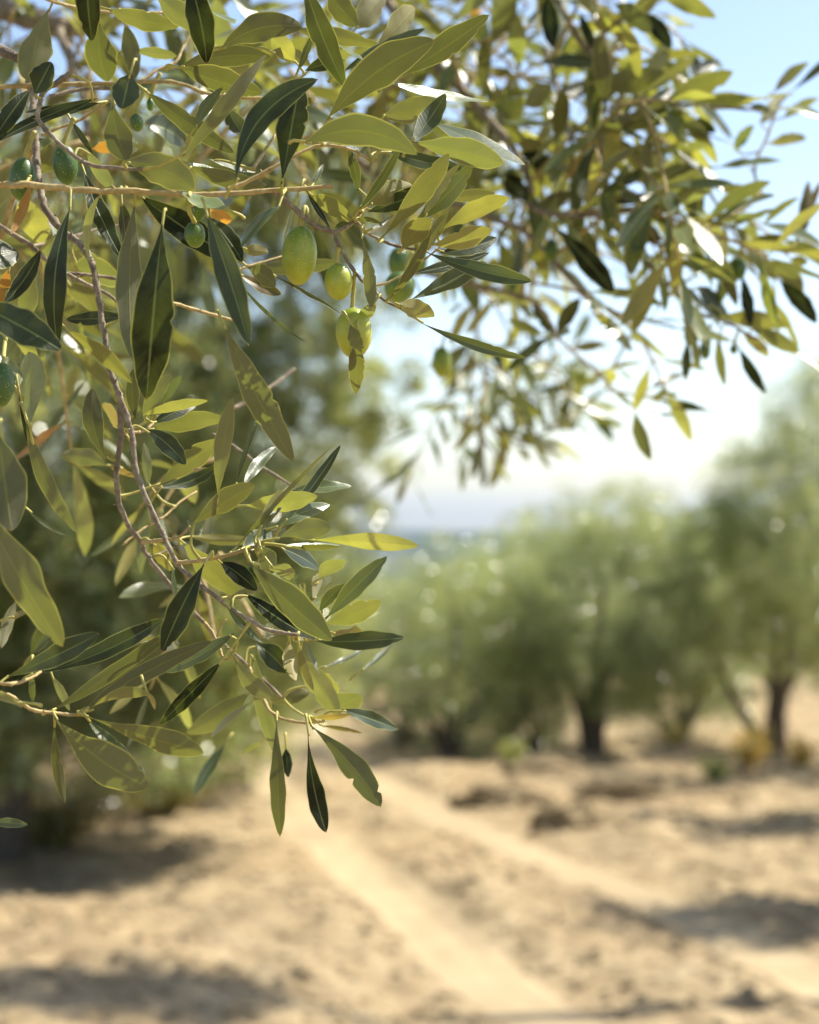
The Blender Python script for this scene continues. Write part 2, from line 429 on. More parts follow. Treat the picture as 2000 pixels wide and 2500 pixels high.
def quad_leaves(mb, C, D, Nn, L, W, yel, br):
    """vectorised six-vertex leaves: centre base C, axis D, normal Nn"""
    S = np.cross(D, Nn); S /= np.linalg.norm(S, axis=1)[:, None]+1e-9
    Nn = np.cross(S, D)
    L = L[:, None]; W = W[:, None]
    b = C; a1 = C+D*L*.35+S*W*.5-Nn*L*.02; a2 = C+D*L*.35-S*W*.5-Nn*L*.02
    c1 = C+D*L*.72+S*W*.42-Nn*L*.07; c2 = C+D*L*.72-S*W*.42-Nn*L*.07; tp = C+D*L-Nn*L*.16
    V = np.stack([b, a2, c2, tp, c1, a1], 1).reshape(-1, 3); n = len(C)
    i0 = (np.arange(n)*6)[:, None]
    Q = np.concatenate([i0+np.array([[5, 4, 2, 1]])], 0)
    T = np.concatenate([i0+np.array([[0, 5, 1]]), i0+np.array([[4, 3, 2]])], 0)
    LC = np.stack([np.repeat(yel, 6), np.repeat(br, 6), np.zeros(n*6), np.ones(n*6)], 1)
    c0 = mb.n
    mb.add(V, Q, 0, LC=LC)
    mb.f.append(T+c0); mb.m.append(np.zeros(len(T), int))

def crown_mesh(name, lobes, nclust, per, L, seed, gap=.0, cr=.15, mb=None, dark=0.0, warm=0.0):
    """lobes: (cx,cy,cz,rx,ry,rz) ellipsoids; sprigs of leaves spread through their outer volume"""
    r = np.random.default_rng(seed); mb = mb or MB()
    lobes = np.array(lobes, float); vol = lobes[:, 3]*lobes[:, 4]*lobes[:, 5]
    pick = r.choice(len(lobes), nclust, p=vol**.75/np.sum(vol**.75))
    dr = r.normal(size=(nclust, 3)); dr /= np.linalg.norm(dr, axis=1)[:, None]
    rr = (.30+.70*r.random(nclust)**.45)
    rr = rr*(1+.16*np.sin(dr[:, 0]*7+pick)*np.cos(dr[:, 2]*6+pick*2)) + .10*r.normal(size=nclust)*(r.random(nclust) < .25)
    lb = lobes[pick]; C = lb[:, :3]+dr*rr[:, None]*lb[:, 3:]
    keep = vnoise(C[:, 0]*1.9+C[:, 1]*1.3, C[:, 2]*2.1-C[:, 1], seed) > -.5+gap
    C = C[keep]; dr = dr[keep]; n = len(C)
    # twig direction: outward, a bit up, hanging at the sides
    tw = dr*np.array([1, 1, .6])+np.stack([np.zeros(n), np.zeros(n), .5-.9*r.random(n)], 1)+.35*r.normal(size=(n, 3))
    tw /= np.linalg.norm(tw, axis=1)[:, None]
    Cc = np.repeat(C, per, 0); T = np.repeat(tw, per, 0); m = len(Cc)
    s = np.tile(np.linspace(0, 1, per), n)[:, None]
    q = r.normal(size=(m, 3)); q /= np.linalg.norm(q, axis=1)[:, None]; q *= r.random((m, 1))**.4
    sz = np.repeat(cr*(.6+.8*r.random(n)), per)[:, None]
    base = Cc+q*sz*np.array([1, 1, .8])
    D = T*.5+q*.6+r.normal(size=(m, 3))*.5; D /= np.linalg.norm(D, axis=1)[:, None]
    Nn = np.array([0, 0, 1.0])+r.normal(size=(m, 3))*.75
    tone = np.repeat(vnoise(C[:, 0]*1.2, C[:, 2]*1.2+C[:, 1], seed+9)+.5, per)
    quad_leaves(mb, base, D, Nn, L*(.7+.6*r.random(m)), L*(.20+.10*r.random(m)), np.clip(tone*1.0-.1+warm+.3*r.normal(size=m), 0, 1)*.8, .50+.38*np.repeat(r.random(n), per)+.26*r.random(m)-dark)
    return mb

def branching_trunk(mb, base, tips, r0, seed, fork=.28, upright=False):
    rs = random.Random(seed)
    for i, tp in enumerate(tips):
        tp = Vector(tp); b = Vector(base)+Vector((rs.uniform(-.5, .5)*r0, rs.uniform(-.5, .5)*r0, -.08))
        m1 = b.lerp(tp, fork)+Vector((rs.uniform(-.06, .06), rs.uniform(-.06, .06), .08))
        m2 = b.lerp(tp, .62)+Vector((rs.uniform(-.12, .12), rs.uniform(-.12, .12), .10))
        if upright:
            m1 = Vector((b.x+.05*(tp.x-b.x), b.y+.05*(tp.y-b.y), tp.z*.5)); m2 = Vector((b.x+.38*(tp.x-b.x), b.y+.4*(tp.y-b.y), tp.z*.88))
        pp, rr = smooth_path([b, m1, m2, tp], [r0*.95, r0*.65, r0*.4, r0*.12], 5, .22, seed+i)
        tube(mb, pp, rr, 0, 10, .10, seed=seed+i)

def tree(x, y, h, r, label, seed, ncl=900, per=16, L=.055, lean=(0, 0), tips=None, trunk_h=.75, r0=.09, lobes=None, group='olive trees standing in the grove', gap=.14, low=0.0, cr=.15, dark=0.0, fringe=None, upright=False, warm=0.12):
    z = gz(x, y); e = empty('olive_tree', (x, y, z)); tag(e, label, 'olive tree', group)
    rs = random.Random(seed)
    if lobes is None:
        hh = h-.12; ch = (hh-trunk_h*.6)/2; cz = hh-ch
        lobes = [(lean[0], lean[1], cz, r*.70, r*.70, ch*.78)]
        for k in range(20):
            a = k*2.4+rs.random()*.8; ez = -0.85+1.75*(k+.5)/20; q = math.sqrt(max(0, 1-ez*ez))*.74
            s = rs.uniform(.24, .40)
            lobes.append((lean[0]+math.cos(a)*r*q, lean[1]+math.sin(a)*r*q, cz+ez*ch*.78-low, r*s, r*s, ch*s*1.0))
    mb = crown_mesh('crown', lobes, ncl//2, per*2, L, seed, gap, cr, dark=dark, warm=warm)
    if fringe: crown_mesh('crown', fringe[0], fringe[1], 72, .060, seed+1, .0, .084, mb, dark, warm)
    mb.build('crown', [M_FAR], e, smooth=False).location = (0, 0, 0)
    tb = MB()
    if tips is None: tips = [(l[0]*.9, l[1]*.9, l[2]+l[5]*.3) for l in lobes[1:7]]+[(lobes[0][0], lobes[0][1], lobes[0][2]+lobes[0][5]*.6)]
    branching_trunk(tb, (0, 0, 0), tips, r0, seed, upright=upright)
    # root flare
    pp, rr = smooth_path([(0, 0, -.12), (0, 0, .05), (lean[0]*.1, lean[1]*.1, .35)], [r0*1.5, r0*1.1, r0*.9], 4, .05, seed)
    tube(tb, pp, rr, 0, 12, .12, seed=seed+50)
    tb.build('trunk', [M_BARK], e).location = (0, 0, 0)
    return e

# ------------------------------------------------------------------ the grove, placed along the rows
def px_at(px, d): return (px-1000)/F*d
G = 'olive trees standing in the grove'
tree(-2.75, 11.6, 5.2, 2.5, 'large olive tree toned dark for shade at the left edge, bright sky gaps in its crown', 3, 9800, 18, .072,
     lobes=[(0, 0, 2.6, 2.1, 2.0, 1.6), (.9, .1, 3.2, .8, 1.1, .75), (.9, -.4, 2.2, 1.1, 1.0, 1.0), (-1.2, .2, 3.4, 1.2, 1.2, 1.1), (.2, 0, 4.3, 1.3, 1.3, .8), (-.6, -.4, 1.7, 1.3, 1.0, .8),
            (.6, -.8, 1.5, 1.2, .8, .8), (1.0, .5, 1.15, 1.1, .8, .7), (1.8, 0, 2.0, .72, .8, .8), (1.65, .1, 1.5, .6, .7, .6), (.9, -1.0, .95, .8, .6, .35)], r0=.12, gap=.06, cr=.13, dark=.14, warm=.35,  # dark lowers the leaf colour: shade-side tone painted into this crown
     fringe=([(1.6, .1, 3.7, .8, .5, .8), (2.25, 0, 3.5, .75, .45, .8), (1.9, .2, 4.6, .9, .5, .6), (2.0, 0, 2.8, .7, .5, .7), (2.5, -.5, 4.5, .7, .4, .5), (1.2, 0, 4.4, .9, .5, .6)], 640))
tree(px_at(470, 15.5), 15.5, 3.7, 1.65, 'olive tree left of the track behind the large shaded tree', 33, 2400, 18, .065, trunk_h=.3, r0=.10)
tree(px_at(330, 20), 20, 3.6, 1.7, 'olive tree beyond the large shaded tree on the left of the track', 4, 900, 16, .065)
tree(px_at(1095, 18.8), 18.8, 2.75, .95, 'narrow dark olive tree with a short trunk nearest the track on its right side', 5, 900, 18, .055, r0=.07, trunk_h=.1, low=.22)
tree(px_at(985, 20.5), 20.5, 2.5, .8, 'small slim-trunked olive tree just left of the narrow dark one', 6, 650, 16, .055, r0=.045, trunk_h=.1, low=.2)
tree(px_at(1452, 19.2), 19.2, 3.25, 1.42, 'broad round olive tree with a stout single trunk in the middle of the grove', 7, 2900, 18, .055, r0=.115, trunk_h=.6,
     lobes=[(-.1, 0, 1.5, 1.15, 1.1, 1.0), (.25, 0, 2.55, .75, .7, .75), (-.75, 0, 1.15, .7, .7, .7), (.85, .1, 1.3, .7, .7, .85), (-.45, .1, 2.15, .7, .7, .65), (.75, 0, 2.25, .5, .5, .6), (-.1, -.4, 1.0, .8, .5, .5), (-1.05, 0, .85, .45, .4, .5), (.4, -.3, .9, .55, .4, .35), (-.5, -.2, .55, .55, .4, .3), (.75, -.1, .6, .6, .4, .35), (1.2, 0, 1.1, .4, .4, .6)], tips=[(-.5, 0, 1.4), (.5, 0, 1.5), (.1, .1, 2.2), (-.1, -.3, 1.3)])
tree(px_at(1885, 19.4), 19.4, 4.5, 1.25, 'tall olive tree on the right rising from two leaning trunks', 8, 3600, 18, .058, r0=.09, trunk_h=.95,
     lobes=[(.25, 0, 2.5, 1.0, 1.0, 1.2), (.55, 0, 3.6, .7, .8, .95), (-.15, 0, 2.9, .75, .7, .7), (.9, .1, 2.2, .9, .9, 1.2), (-.55, 0, 1.8, .65, .6, .75), (.3, -.2, 1.35, .9, .6, .5), (.9, -.1, 1.2, .7, .6, .6), (.8, 0, 4.1, .6, .6, .5), (-.5, .1, 2.45, .5, .5, .5)],
     tips=[(-.72, 0, 1.25), (.18, 0, 1.25), (.3, .1, 2.2), (.6, .1, 2.6)])
tree(px_at(1765, 27), 27, 3.3, 1.3, 'olive tree with a thin dark trunk seen between the broad tree and the tall one', 9, 1100, 16, .07, r0=.07, trunk_h=.4)
tree(px_at(1300, 19.0), 19.0, 1.7, .42, 'slender green young olive sapling beside the broad tree', 10, 260, 14, .05, r0=.03, trunk_h=.25)
tree(px_at(2130, 17), 17, 4.3, 1.1, 'olive tree cut by the right edge of the view', 12, 1500, 16, .06, r0=.1, trunk_h=.7)
tree(px_at(1235, 20.8), 20.8, 2.75, 1.05, 'olive tree filling the gap between the narrow dark tree and the broad one', 35, 1100, 18, .06, r0=.06, trunk_h=.1, low=.2)
tree(px_at(1655, 21.5), 21.5, 3.2, 1.15, 'olive tree filling the gap between the broad tree and the leaning trunks', 36, 1200, 18, .06, r0=.06, trunk_h=.2, low=.1)
far = [(760, 27, 2.4, 1.2, 'distant grey green olive tree at the far end of the track'), (880, 31, 2.4, 1.3, 'distant olive tree right of the far end of the track'),
       (1190, 27, 2.75, 1.3, 'distant olive tree showing between the narrow tree and the broad one'),
       (1330, 33, 3.7, 1.5, 'hazy olive tree on the skyline left of the broad tree'), (1600, 31, 4.1, 1.6, 'hazy olive tree on the skyline right of the broad tree'),
       (1050, 36, 2.6, 1.5, 'farthest low olive tree below the blue hills'), (1900, 31, 4.0, 1.7, 'distant olive tree behind the two leaning trunks'),
       (620, 33, 2.9, 1.6, 'distant olive tree left of the far end of the track'), (430, 28, 3.6, 1.5, 'distant olive tree behind the large shaded tree'),
       (150, 25, 3.8, 1.6, 'olive tree far back behind the left tree trunk'), (1480, 40, 4.4, 1.8, 'very distant olive tree behind the broad tree'), (1750, 42, 4.6, 1.9, 'very distant olive tree in the gap beside the tall tree')]
for i, (px, d, h, r, lab) in enumerate(far):
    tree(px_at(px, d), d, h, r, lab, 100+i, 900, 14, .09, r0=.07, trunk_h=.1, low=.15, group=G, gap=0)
# trees standing right outside the frame, whose shade falls into it
tree(3.35, 10.1, 3.3, .85, 'olive tree standing right of the view whose shade falls across the corner', 30, 900, 16, .07, group=G)
tree(4.35, 13.8, 3.4, 1.05, 'olive tree standing beyond the right border in the second row', 31, 700, 14, .08, group=G)

tree(4.7, 8.6, 6.4, 1.5, 'added unseen olive tree right of the view, crown placed to shade the lower left corner', 34, 700, 16, .07, group=G, trunk_h=3,  # added tree out of view, its crown shaped to throw the corner shadow
     lobes=[(-2.35, .95, 5.9, .5, .5, .42), (-1.8, .85, 6.0, .5, .5, .42)], tips=[(-2.3, .95, 5.9), (-1.7, .8, 6.0)], upright=True)

# low weeds and shrubs
def weed(x, y, h, label, seed, dry=.5, n=26, wd=.8, br=.75):
    e = MB(); r = random.Random(seed); rn = np.random.default_rng(seed); z = gz(x, y)
    for i in range(n):
        a = r.uniform(0, 6.28); q = r.uniform(.1, .9)*h
        tip = Vector((math.cos(a)*q*wd, math.sin(a)*q*wd, h*r.uniform(.4, 1)))
        pp, rr = smooth_path([(math.cos(a)*.02, math.sin(a)*.02, -.01), tip*.5+Vector((0, 0, .08*h)), tip], [.004, .003, .0012], 3)
        org = .6*dry*r.random()
        tube(e, pp, rr, 0, 4, 0, LC=(.8, .7, org, 1), seed=i)
        m = 14; s = rn.random(m)[:, None]; C = np.array(tip)[None, :]*s
        D = rn.normal(size=(m, 3))+np.array([0, 0, .7]); D /= np.linalg.norm(D, axis=1)[:, None]
        c0 = e.n
        quad_leaves(e, C, D, rn.normal(size=(m, 3))+np.array([0, 0, 1.]), .04+.05*rn.random(m), .012+.012*rn.random(m), np.full(m, .8), np.full(m, br))
        for k in range(len(e.lc)-1, len(e.lc)): e.lc[k][:, 2] = org
    o = e.build('weed', [M_FAR], None, smooth=False, origin=(0, 0, 0)); o.location = (x, y, z)
    tag(o, label, 'weed', 'dry weeds growing between the trees'); return o
weed(px_at(1830, 17.6), 17.6, .42, 'large clump of yellow and orange dry weeds below the tall right tree', 1, 1.0, 60)
weed(px_at(1745, 16.9), 16.9, .30, 'green weed clump left of the orange dry weeds', 2, 0, 34)
weed(px_at(1955, 16.6), 16.6, .30, 'dry weed clump nearest the right edge under the tall tree', 3, 1.0, 40)
weed(px_at(1640, 21), 21, .30, 'small weed tuft between the broad tree trunk and the leaning trunks', 4, .6, 30)
weed(px_at(1250, 17.6), 17.6, .28, 'dark low weed tuft left of the stout trunk', 5, .1, 40)
weed(px_at(390, 13.3), 13.3, .38, 'brown brush spreading in the shade right of the large left tree', 6, .55, 150, 1.7, .35)
weed(px_at(130, 11.8), 11.8, .46, 'tangled brown brush under the large left tree, nearest its trunk', 7, .6, 170, 1.5, .35)
# banked heaps of turned earth
def heap(px, py_d, wx, wy, hh, label, seed):
    y = py_d; x = px_at(px, y); V, Fc = ico(3)
    n = fbm(V[:, 0]*2.2+seed, V[:, 1]*2.2+V[:, 2]*2, seed, 4)
    V = V*(1+.55*n[:, None]); V = V*np.array([wx, wy, hh]); m = MB(); m.add(V, Fc)
    c0 = np.random.default_rng(seed)
    for k in range(60):
        a = c0.random()*6.28; q = .5+.65*c0.random(); s = .02+.05*c0.random()
        m.add(IV*(1+.4*(c0.random((12, 1))-.5))*s+np.array([math.cos(a)*wx*q, math.sin(a)*wy*q, max(.0, hh*(1-q)*.8)]), IF)
    o = m.build('earth_heap', [M_SOIL], None, smooth=False); o.location = (x, y, gz(x, y)-.02)
    tag(o, label, 'heap', 'heaps of turned earth'); return o
heap(1385, 12.9, .24, .16, .22, 'dark heap of turned earth between the two wheel tracks, beyond the bright soil', 1)
heap(1600, 15.2, .60, .16, .20, 'long low heap of clods at the right, left of the weeds', 2)
heap(1330, 16.6, .55, .18, .19, 'low earth heap in front of the stout trunk', 3)
heap(1230, 14.6, .38, .14, .13, 'long low earth heap right beside the far part of the right wheel track', 4)

# ------------------------------------------------------------------ the near olive tree
near = empty('olive_tree', (-1.5, 1.35, gz(-1.5, 1.35)))
tag(near, 'nearest olive tree, its leafy twigs and green olives hanging across the top and left', 'olive tree')
# twigs traced on the photograph: (points (px,py,depth)), start radius, end radius in photo px, young?
TW = {}
def twig(key, pts, r0, r1, young=0): TW[key] = dict(pts=[(p[0], p[1], p[2]) for p in pts], r0=r0, r1=r1, y=young)
def D(pts, d0, d1=None):
    d1 = d0 if d1 is None else d1; n = len(pts)
    return [(p[0], p[1], d0+(d1-d0)*i/(n-1)) for i, p in enumerate(pts)]
twig('a', D([(-160, 448), (0, 452), (75, 451), (170, 461), (245, 467), (330, 466), (450, 475), (545, 473), (660, 465), (760, 459), (812, 453)], .62, .645), 9, 5, 1)
twig('b', D([(555, 463), (600, 445), (684, 401), (735, 372), (790, 354), (860, 366), (905, 392)], .64, .66), 6, 3, 1)
twig('c', D([(655, 462), (681, 475), (719, 510), (771, 551), (817, 568)], .645, .65), 6.5, 6)
twig('c2', D([(817, 568), (842, 556), (869, 541), (887, 562), (925, 583), (977, 603), (1035, 611)], .65, .655), 5.5, 3)
twig('c3', D([(817, 568), (835, 614), (875, 675), (907, 704), (939, 733), (979, 752)], .65, .65), 5, 3)
twig('c4', D([(869, 541), (885, 515), (900, 500), (930, 470)], .65, .66), 4, 2.2, 1)
twig('d', D([(225, 640), (240, 720), (252, 800), (270, 907), (290, 962), (319, 1046), (333, 1148), (365, 1235), (397, 1300), (406, 1322), (432, 1372), (473, 1415), (550, 1474), (643, 1533), (727, 1550)], .66, .64), 8, 4.5)
twig('e', D([(292, 962), (296, 1061), (284, 1177), (307, 1270), (342, 1320), (362, 1360), (446, 1465), (494, 1516), (529, 1557), (563, 1589), (609, 1627), (690, 1705)], .675, .72), 7.5, 3.5)
twig('f', D([(432, 1372), (470, 1371), (539, 1359), (590, 1345), (634, 1330)], .645, .64), 5.5, 4, 1)
twig('g', D([(324, 1056), (351, 1052), (373, 1034)], .66, .67), 4, 3, 1)
twig('h', D([(346, 1324), (400, 1318), (437, 1311), (464, 1285)], .675, .66), 5, 3, 1)
twig('h2', D([(365, 1360), (400, 1348), (440, 1330)], .68, .69), 3.5, 2, 0)
twig('e2', D([(529, 1557), (540, 1530), (552, 1512)], .70, .70), 3, 2, 1)
twig('e3', D([(500, 1520), (525, 1555), (545, 1605), (563, 1607)], .69, .68), 4, 3, 1)
twig('q', D([(608, 1628), (640, 1700), (670, 1745), (735, 1764), (790, 1762)], .71, .69), 5, 3, 1)
twig('i', D([(-120, 1640), (-10, 1668), (40, 1668), (78, 1654), (100, 1640)], .60, .62), 6, 3, 1)
twig('i2', D([(-90, 1690), (10, 1695), (50, 1715), (80, 1733), (130, 1740), (170, 1745), (205, 1745)], .61, .63), 5, 4, 1)
twig('j', D([(171, 177), (140, 200), (107, 223), (96, 255), (93, 290), (125, 330), (180, 380), (226, 403), (301, 412), (350, 412)], .63, .62), 7, 4.5)
twig('k', D([(60, 150), (80, 240), (84, 300), (88, 380), (94, 440), (108, 500), (150, 560), (200, 600), (225, 645)], .71, .66), 9, 8)
twig('l', D([(-60, 500), (0, 551), (75, 600), (116, 637), (155, 672), (165, 668), (220, 672), (290, 680)], .68, .70), 6.5, 4)
twig('l2', D([(165, 670), (215, 695), (262, 718), (300, 745), (360, 760)], .69, .70), 5, 3)
twig('l3', D([(75, 600), (120, 592), (170, 580), (235, 560), (330, 545)], .70, .75), 4, 3)
twig('m', D([(-60, 216), (0, 212), (150, 207), (280, 203), (417, 200), (510, 229), (600, 238), (660, 240)], .70, .72), 6, 4, 1)
twig('m2', D([(345, 198), (385, 170), (429, 151), (445, 120), (468, 80)], .72, .74), 4, 3, 1)
twig('n', D([(60, -30), (120, 0), (185, 17), (290, 32), (400, 30)], .68, .72), 5, 3, 1)
twig('o', D([(395, 735), (430, 742), (490, 760), (550, 777), (600, 790)], .67, .70), 5, 3.5, 1)
twig('p', D([(560, 1000), (605, 980), (660, 945), (720, 900)], .80, .84), 5, 4)
twig('s', D([(520, 1060), (570, 1090), (640, 1140), (722, 1192)], .74, .74), 4.5, 3)
twig('t', D([(617, 414), (645, 370), (672, 328), (700, 270)], .66, .69), 4.5, 3, 1)
twig('u', D([(100, 330), (150, 310), (200, 290), (270, 240), (330, 200)], .69, .70), 4, 3, 1)
twig('v', D([(120, 235), (200, 218), (300, 215)], .70, .71), 5, 4)
twig('w', D([(540, 675), (590, 655), (640, 640), (690, 625)], .68, .70), 3.5, 2.2, 1)
twig('x', D([(907, 700), (945, 690), (975, 675), (1010, 655), (1060, 615), (1090, 590)], .655, .66), 3, 2, 1)
twig('y', D([(740, 1480), (760, 1460), (775, 1420)], .70, .70), 3, 2, 1)
twig('z', D([(640, 1533), (700, 1548), (750, 1560), (800, 1545)], .66, .68), 4, 2.5, 1)
twig('aa', D([(300, 1330), (350, 1290), (400, 1262), (440, 1225), (480, 1200)], .69, .72), 3.5, 2.5, 1)
# the bough behind the top left, out of focus, and the right-hand boughs
twig('B1', [(-380, 90, 1.35), (-100, 10, 1.25), (60, 42, 1.2), (140, 66, 1.18), (210, 48, 1.2), (320, -60, 1.25), (560, -260, 1.3)], 30, 20)
twig('B2', [(140, 66, 1.18), (175, 150, 1.12), (200, 230, 1.05), (215, 330, .98)], 13, 7)
twig('R0', [(560, -260, 1.3), (800, -150, 1.25), (930, -20, 1.2), (1046, 140, 1.15), (1150, 240, 1.12), (1264, 377, 1.1), (1300, 470, 1.08)], 17, 7)
twig('R1', [(860, 380, 1.16), (960, 450, 1.15), (1090, 490, 1.12), (1190, 530, 1.1), (1290, 572, 1.08), (1400, 690, 1.06), (1440, 730, 1.05)], 10, 5)
twig('R2', [(1290, 500, 1.06), (1330, 520, 1.05), (1390, 528, 1.04), (1478, 529, 1.03), (1560, 570, 1.02), (1617, 598, 1.02), (1757, 582, 1.02), (1923, 617, 1.02)], 7, 3)
twig('R3', [(960, 620, 1.18), (1046, 667, 1.16), (1170, 700, 1.14), (1293, 733, 1.12), (1350, 800, 1.12), (1350, 818, 1.12)], 8, 4)
twig('R3b', [(1293, 690, 1.12), (1429, 716, 1.12), (1500, 760, 1.1), (1650, 800, 1.08)], 4, 3)
twig('R3c', [(1350, 815, 1.12), (1430, 885, 1.15), (1500, 950, 1.18)], 4, 2.5)
twig('R4', [(1180, -180, 1.2), (1330, -40, 1.12), (1430, 120, 1.08), (1530, 215, 1.05), (1600, 250, 1.03), (1690, 255, 1.02), (1860, 270, 1.02)], 9, 3)
twig('R4b', [(1430, 120, 1.08), (1500, 60, 1.05), (1560, 10, 1.03), (1610, -30, 1.02)], 5, 3)
twig('R4c', [(1530, 215, 1.05), (1480, 300, 1.04), (1470, 380, 1.03), (1490, 470, 1.02)], 5, 3)
twig('R5', [(1660, 590, 1.03), (1760, 540, 1.04), (1850, 480, 1.05), (1842, 410, 1.06), (1875, 330, 1.07), (1900, 260, 1.08), (1930, 225, 1.08)], 5, 2.5, 1)
twig('R6', [(1478, 529, 1.03), (1560, 620, 1.03), (1640, 700, 1.03), (1700, 760, 1.03), (1780, 790, 1.03), (1850, 830, 1.03)], 6, 3)
twig('R7', [(1555, 800, 1.25), (1522, 850, 1.25), (1480, 940, 1.22), (1530, 960, 1.2), (1597, 971, 1.2), (1660, 985, 1.2)], 4, 2.5, 1)
twig('R8', [(1150, 620, 1.7), (1160, 780, 1.7), (1180, 900, 1.7), (1215, 1010, 1.7), (1260, 1080, 1.7), (1320, 1060, 1.7), (1400, 1010, 1.7)], 7, 3)
twig('R8b', [(1180, 900, 1.7), (1250, 940, 1.72), (1330, 980, 1.74), (1400, 960, 1.76)], 4, 2.5)
twig('R9', [(1330, 120, 1.1), (1370, 250, 1.08), (1400, 380, 1.06), (1360, 480, 1.05)], 6, 3)
# limbs off the frame that carry them
twig('L1', [(-520, 900, 1.2), (-420, 640, 1.0), (-300, 520, .80), (-160, 448, .62)], 24, 10)
twig('L2', [(-420, 640, 1.0), (-260, 300, .85), (-60, 130, .74), (60, 150, .71)], 18, 11)
twig('L3', [(-520, 900, 1.2), (-380, 1300, .95), (-220, 1560, .72), (-120, 1640, .60)], 18, 7)
TWP = {}
for k, q in TW.items():
    pp, rr = smooth_path([P(*p) for p in q['pts']], [(q['r0']+(q['r1']-q['r0'])*i/(len(q['pts'])-1))*p[2]/F for i, p in enumerate(q['pts'])], 6, .22, hash_ := sum(map(ord, k)))
    q['path'] = pp; q['rad'] = rr
    TWP[k] = np.array([tuple(p) for p in pp])
# further thin shoots that only carry background leaves
def shoots():
    rs = random.Random(5); res = []
    for k, n in (('R0', 9), ('R1', 6), ('R2', 7), ('R4', 8), ('R6', 6), ('R3', 4), ('R4b', 2), ('R4c', 4), ('R9', 6), ('B1', 10), ('B2', 7), ('k', 2), ('R3b', 3), ('R8', 3)):
        pa = TW[k]['path']; q = len(pa)
        for i in range(n):
            p = pa[int((.12+.85*rs.random())*(q-1))]
            dr = Vector((rs.uniform(-.4, 1) if k[0] == 'R' else rs.uniform(-.8, 1), rs.uniform(-.5, .8), rs.uniform(-.9, .7))).normalized()
            ln = rs.uniform(.07, .15)
            if k == 'R8': ln *= .9
            m = p+dr*ln*.5+Vector((0, 0, rs.uniform(0, .015))); e = p+dr*ln+Vector((0, 0, -.02))
            pp, rr = smooth_path([p, m, e], [.0016, .0012, .0006], 5)
            res.append((pp, rr, k))
    return res
SH = shoots()

# ---- one leaf
PERP = {}
def leaf(bx, by, tx, ty, wd, bow, face, d, dt=0.0, yel=.15, br=.5, org=0.0, wide=.5, seed=0, res=(30, 8), tilt=None, curl=None, pet=True, twist=None, fold=None):
    rs = random.Random(seed*7+3)
    B = P(bx, by, d); T = P(tx, ty, d+dt)
    dx, dy = tx-bx, ty-by; L2 = math.hypot(dx, dy)+1e-6
    mx, my = (bx+tx)/2+(-dy/L2)*bow*2, (by+ty)/2+(dx/L2)*bow*2
    Cc = P(mx, my, d+dt*.5)
    arch = (rs.uniform(-.10, .14) if curl is None else curl)*(T-B).length
    cam_p = Vector((0, 0, H)); toc = (cam_p-B).normalized()
    Cc = Cc+toc*arch*2
    t0 = (T-B).normalized(); up = Vector((0, 0, 1))
    if face == 'T': n0 = toc+up*rs.uniform(.05, .7)+Vector((rs.uniform(-.35, .35), 0, 0))
    elif face == 'B': n0 = -toc+up*rs.uniform(.1, .85)+Vector((rs.uniform(-.35, .45), 0, 0))
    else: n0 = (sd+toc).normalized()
    if tilt is not None: n0 = (toc if face != 'B' else -toc)+up*tilt
    return leaf3(B, Cc, T, n0, wd*d/F, yel, br, org, wide, rs, res, twist, fold, toc)
def leaf3(B, Cc, T, n0, wv, yel, br, org, wide, rs, res, twist, fold, toc):
    t0 = (T-B).normalized()
    n0 = (n0-t0*n0.dot(t0)).normalized()
    hw = wv/2
    if toc is not None: hw /= max(.42, abs(n0.dot((toc-t0*toc.dot(t0)).normalized())))
    hw = min(hw, .16*(T-B).length+.003)
    tw = rs.gauss(0, .38) if twist is None else twist
    fo = rs.uniform(.10, .34) if fold is None else fold
    nu, nv = res; p = math.log(.5)/math.log(wide)
    us = np.linspace(0, 1, nu+1); vs = np.linspace(-1, 1, nv+1)
    V = []; UV = []
    w1, w2, ph = rs.uniform(2.2, 4), rs.uniform(6, 9), rs.uniform(0, 6)
    wa = rs.uniform(.02, .14)
    nk = [(rs.uniform(.45, .95), rs.choice((-1, 1)), rs.uniform(.12, .45), rs.uniform(.012, .03)) for _ in range(2)] if (nu > 12 and rs.random() < .30) else []
    for u in us:
        c = B*(1-u)**2+Cc*2*u*(1-u)+T*u*u
        tg = (Cc-B)*2*(1-u)+(T-Cc)*2*u; tg.normalize()
        nn = (n0-tg*n0.dot(tg)).normalized()
        nn = Matrix.Rotation(tw*(u-.4), 3, tg) @ nn
        s = tg.cross(nn)
        sn = max(0.0, math.sin(math.pi*u**p)); f = sn**(1.05 if u < wide else .66)
        f = max(f, .045 if u < .5 else .0)
        for v in vs:
            edge = 1+.035*math.sin(w2*3*u+ph+v*2)+.02*math.sin(w1*9*u+ph*2+v)
            for (nu0, ns, na, nw_) in nk:
                if v*ns > 0: edge *= 1-na*abs(v)*math.exp(-((u-nu0)/nw_)**2)
            q = c+s*(hw*f*v*edge)+nn*(fo*hw*f*(abs(v)**1.4)-.30*fo*hw*f*v**4+wa*hw*f*math.sin(w1*4*u+ph)*v*abs(v))
            V.append(tuple(q)); UV.append((u, v*.5+.5))
    k = nv+1; i0 = np.arange(nu*k).reshape(nu, k)[:, :-1].ravel()
    Q = np.stack([i0, i0+k, i0+k+1, i0+1], 1)
    return np.array(V), Q[:, ::-1], np.array(UV), (yel, br, org, 1)

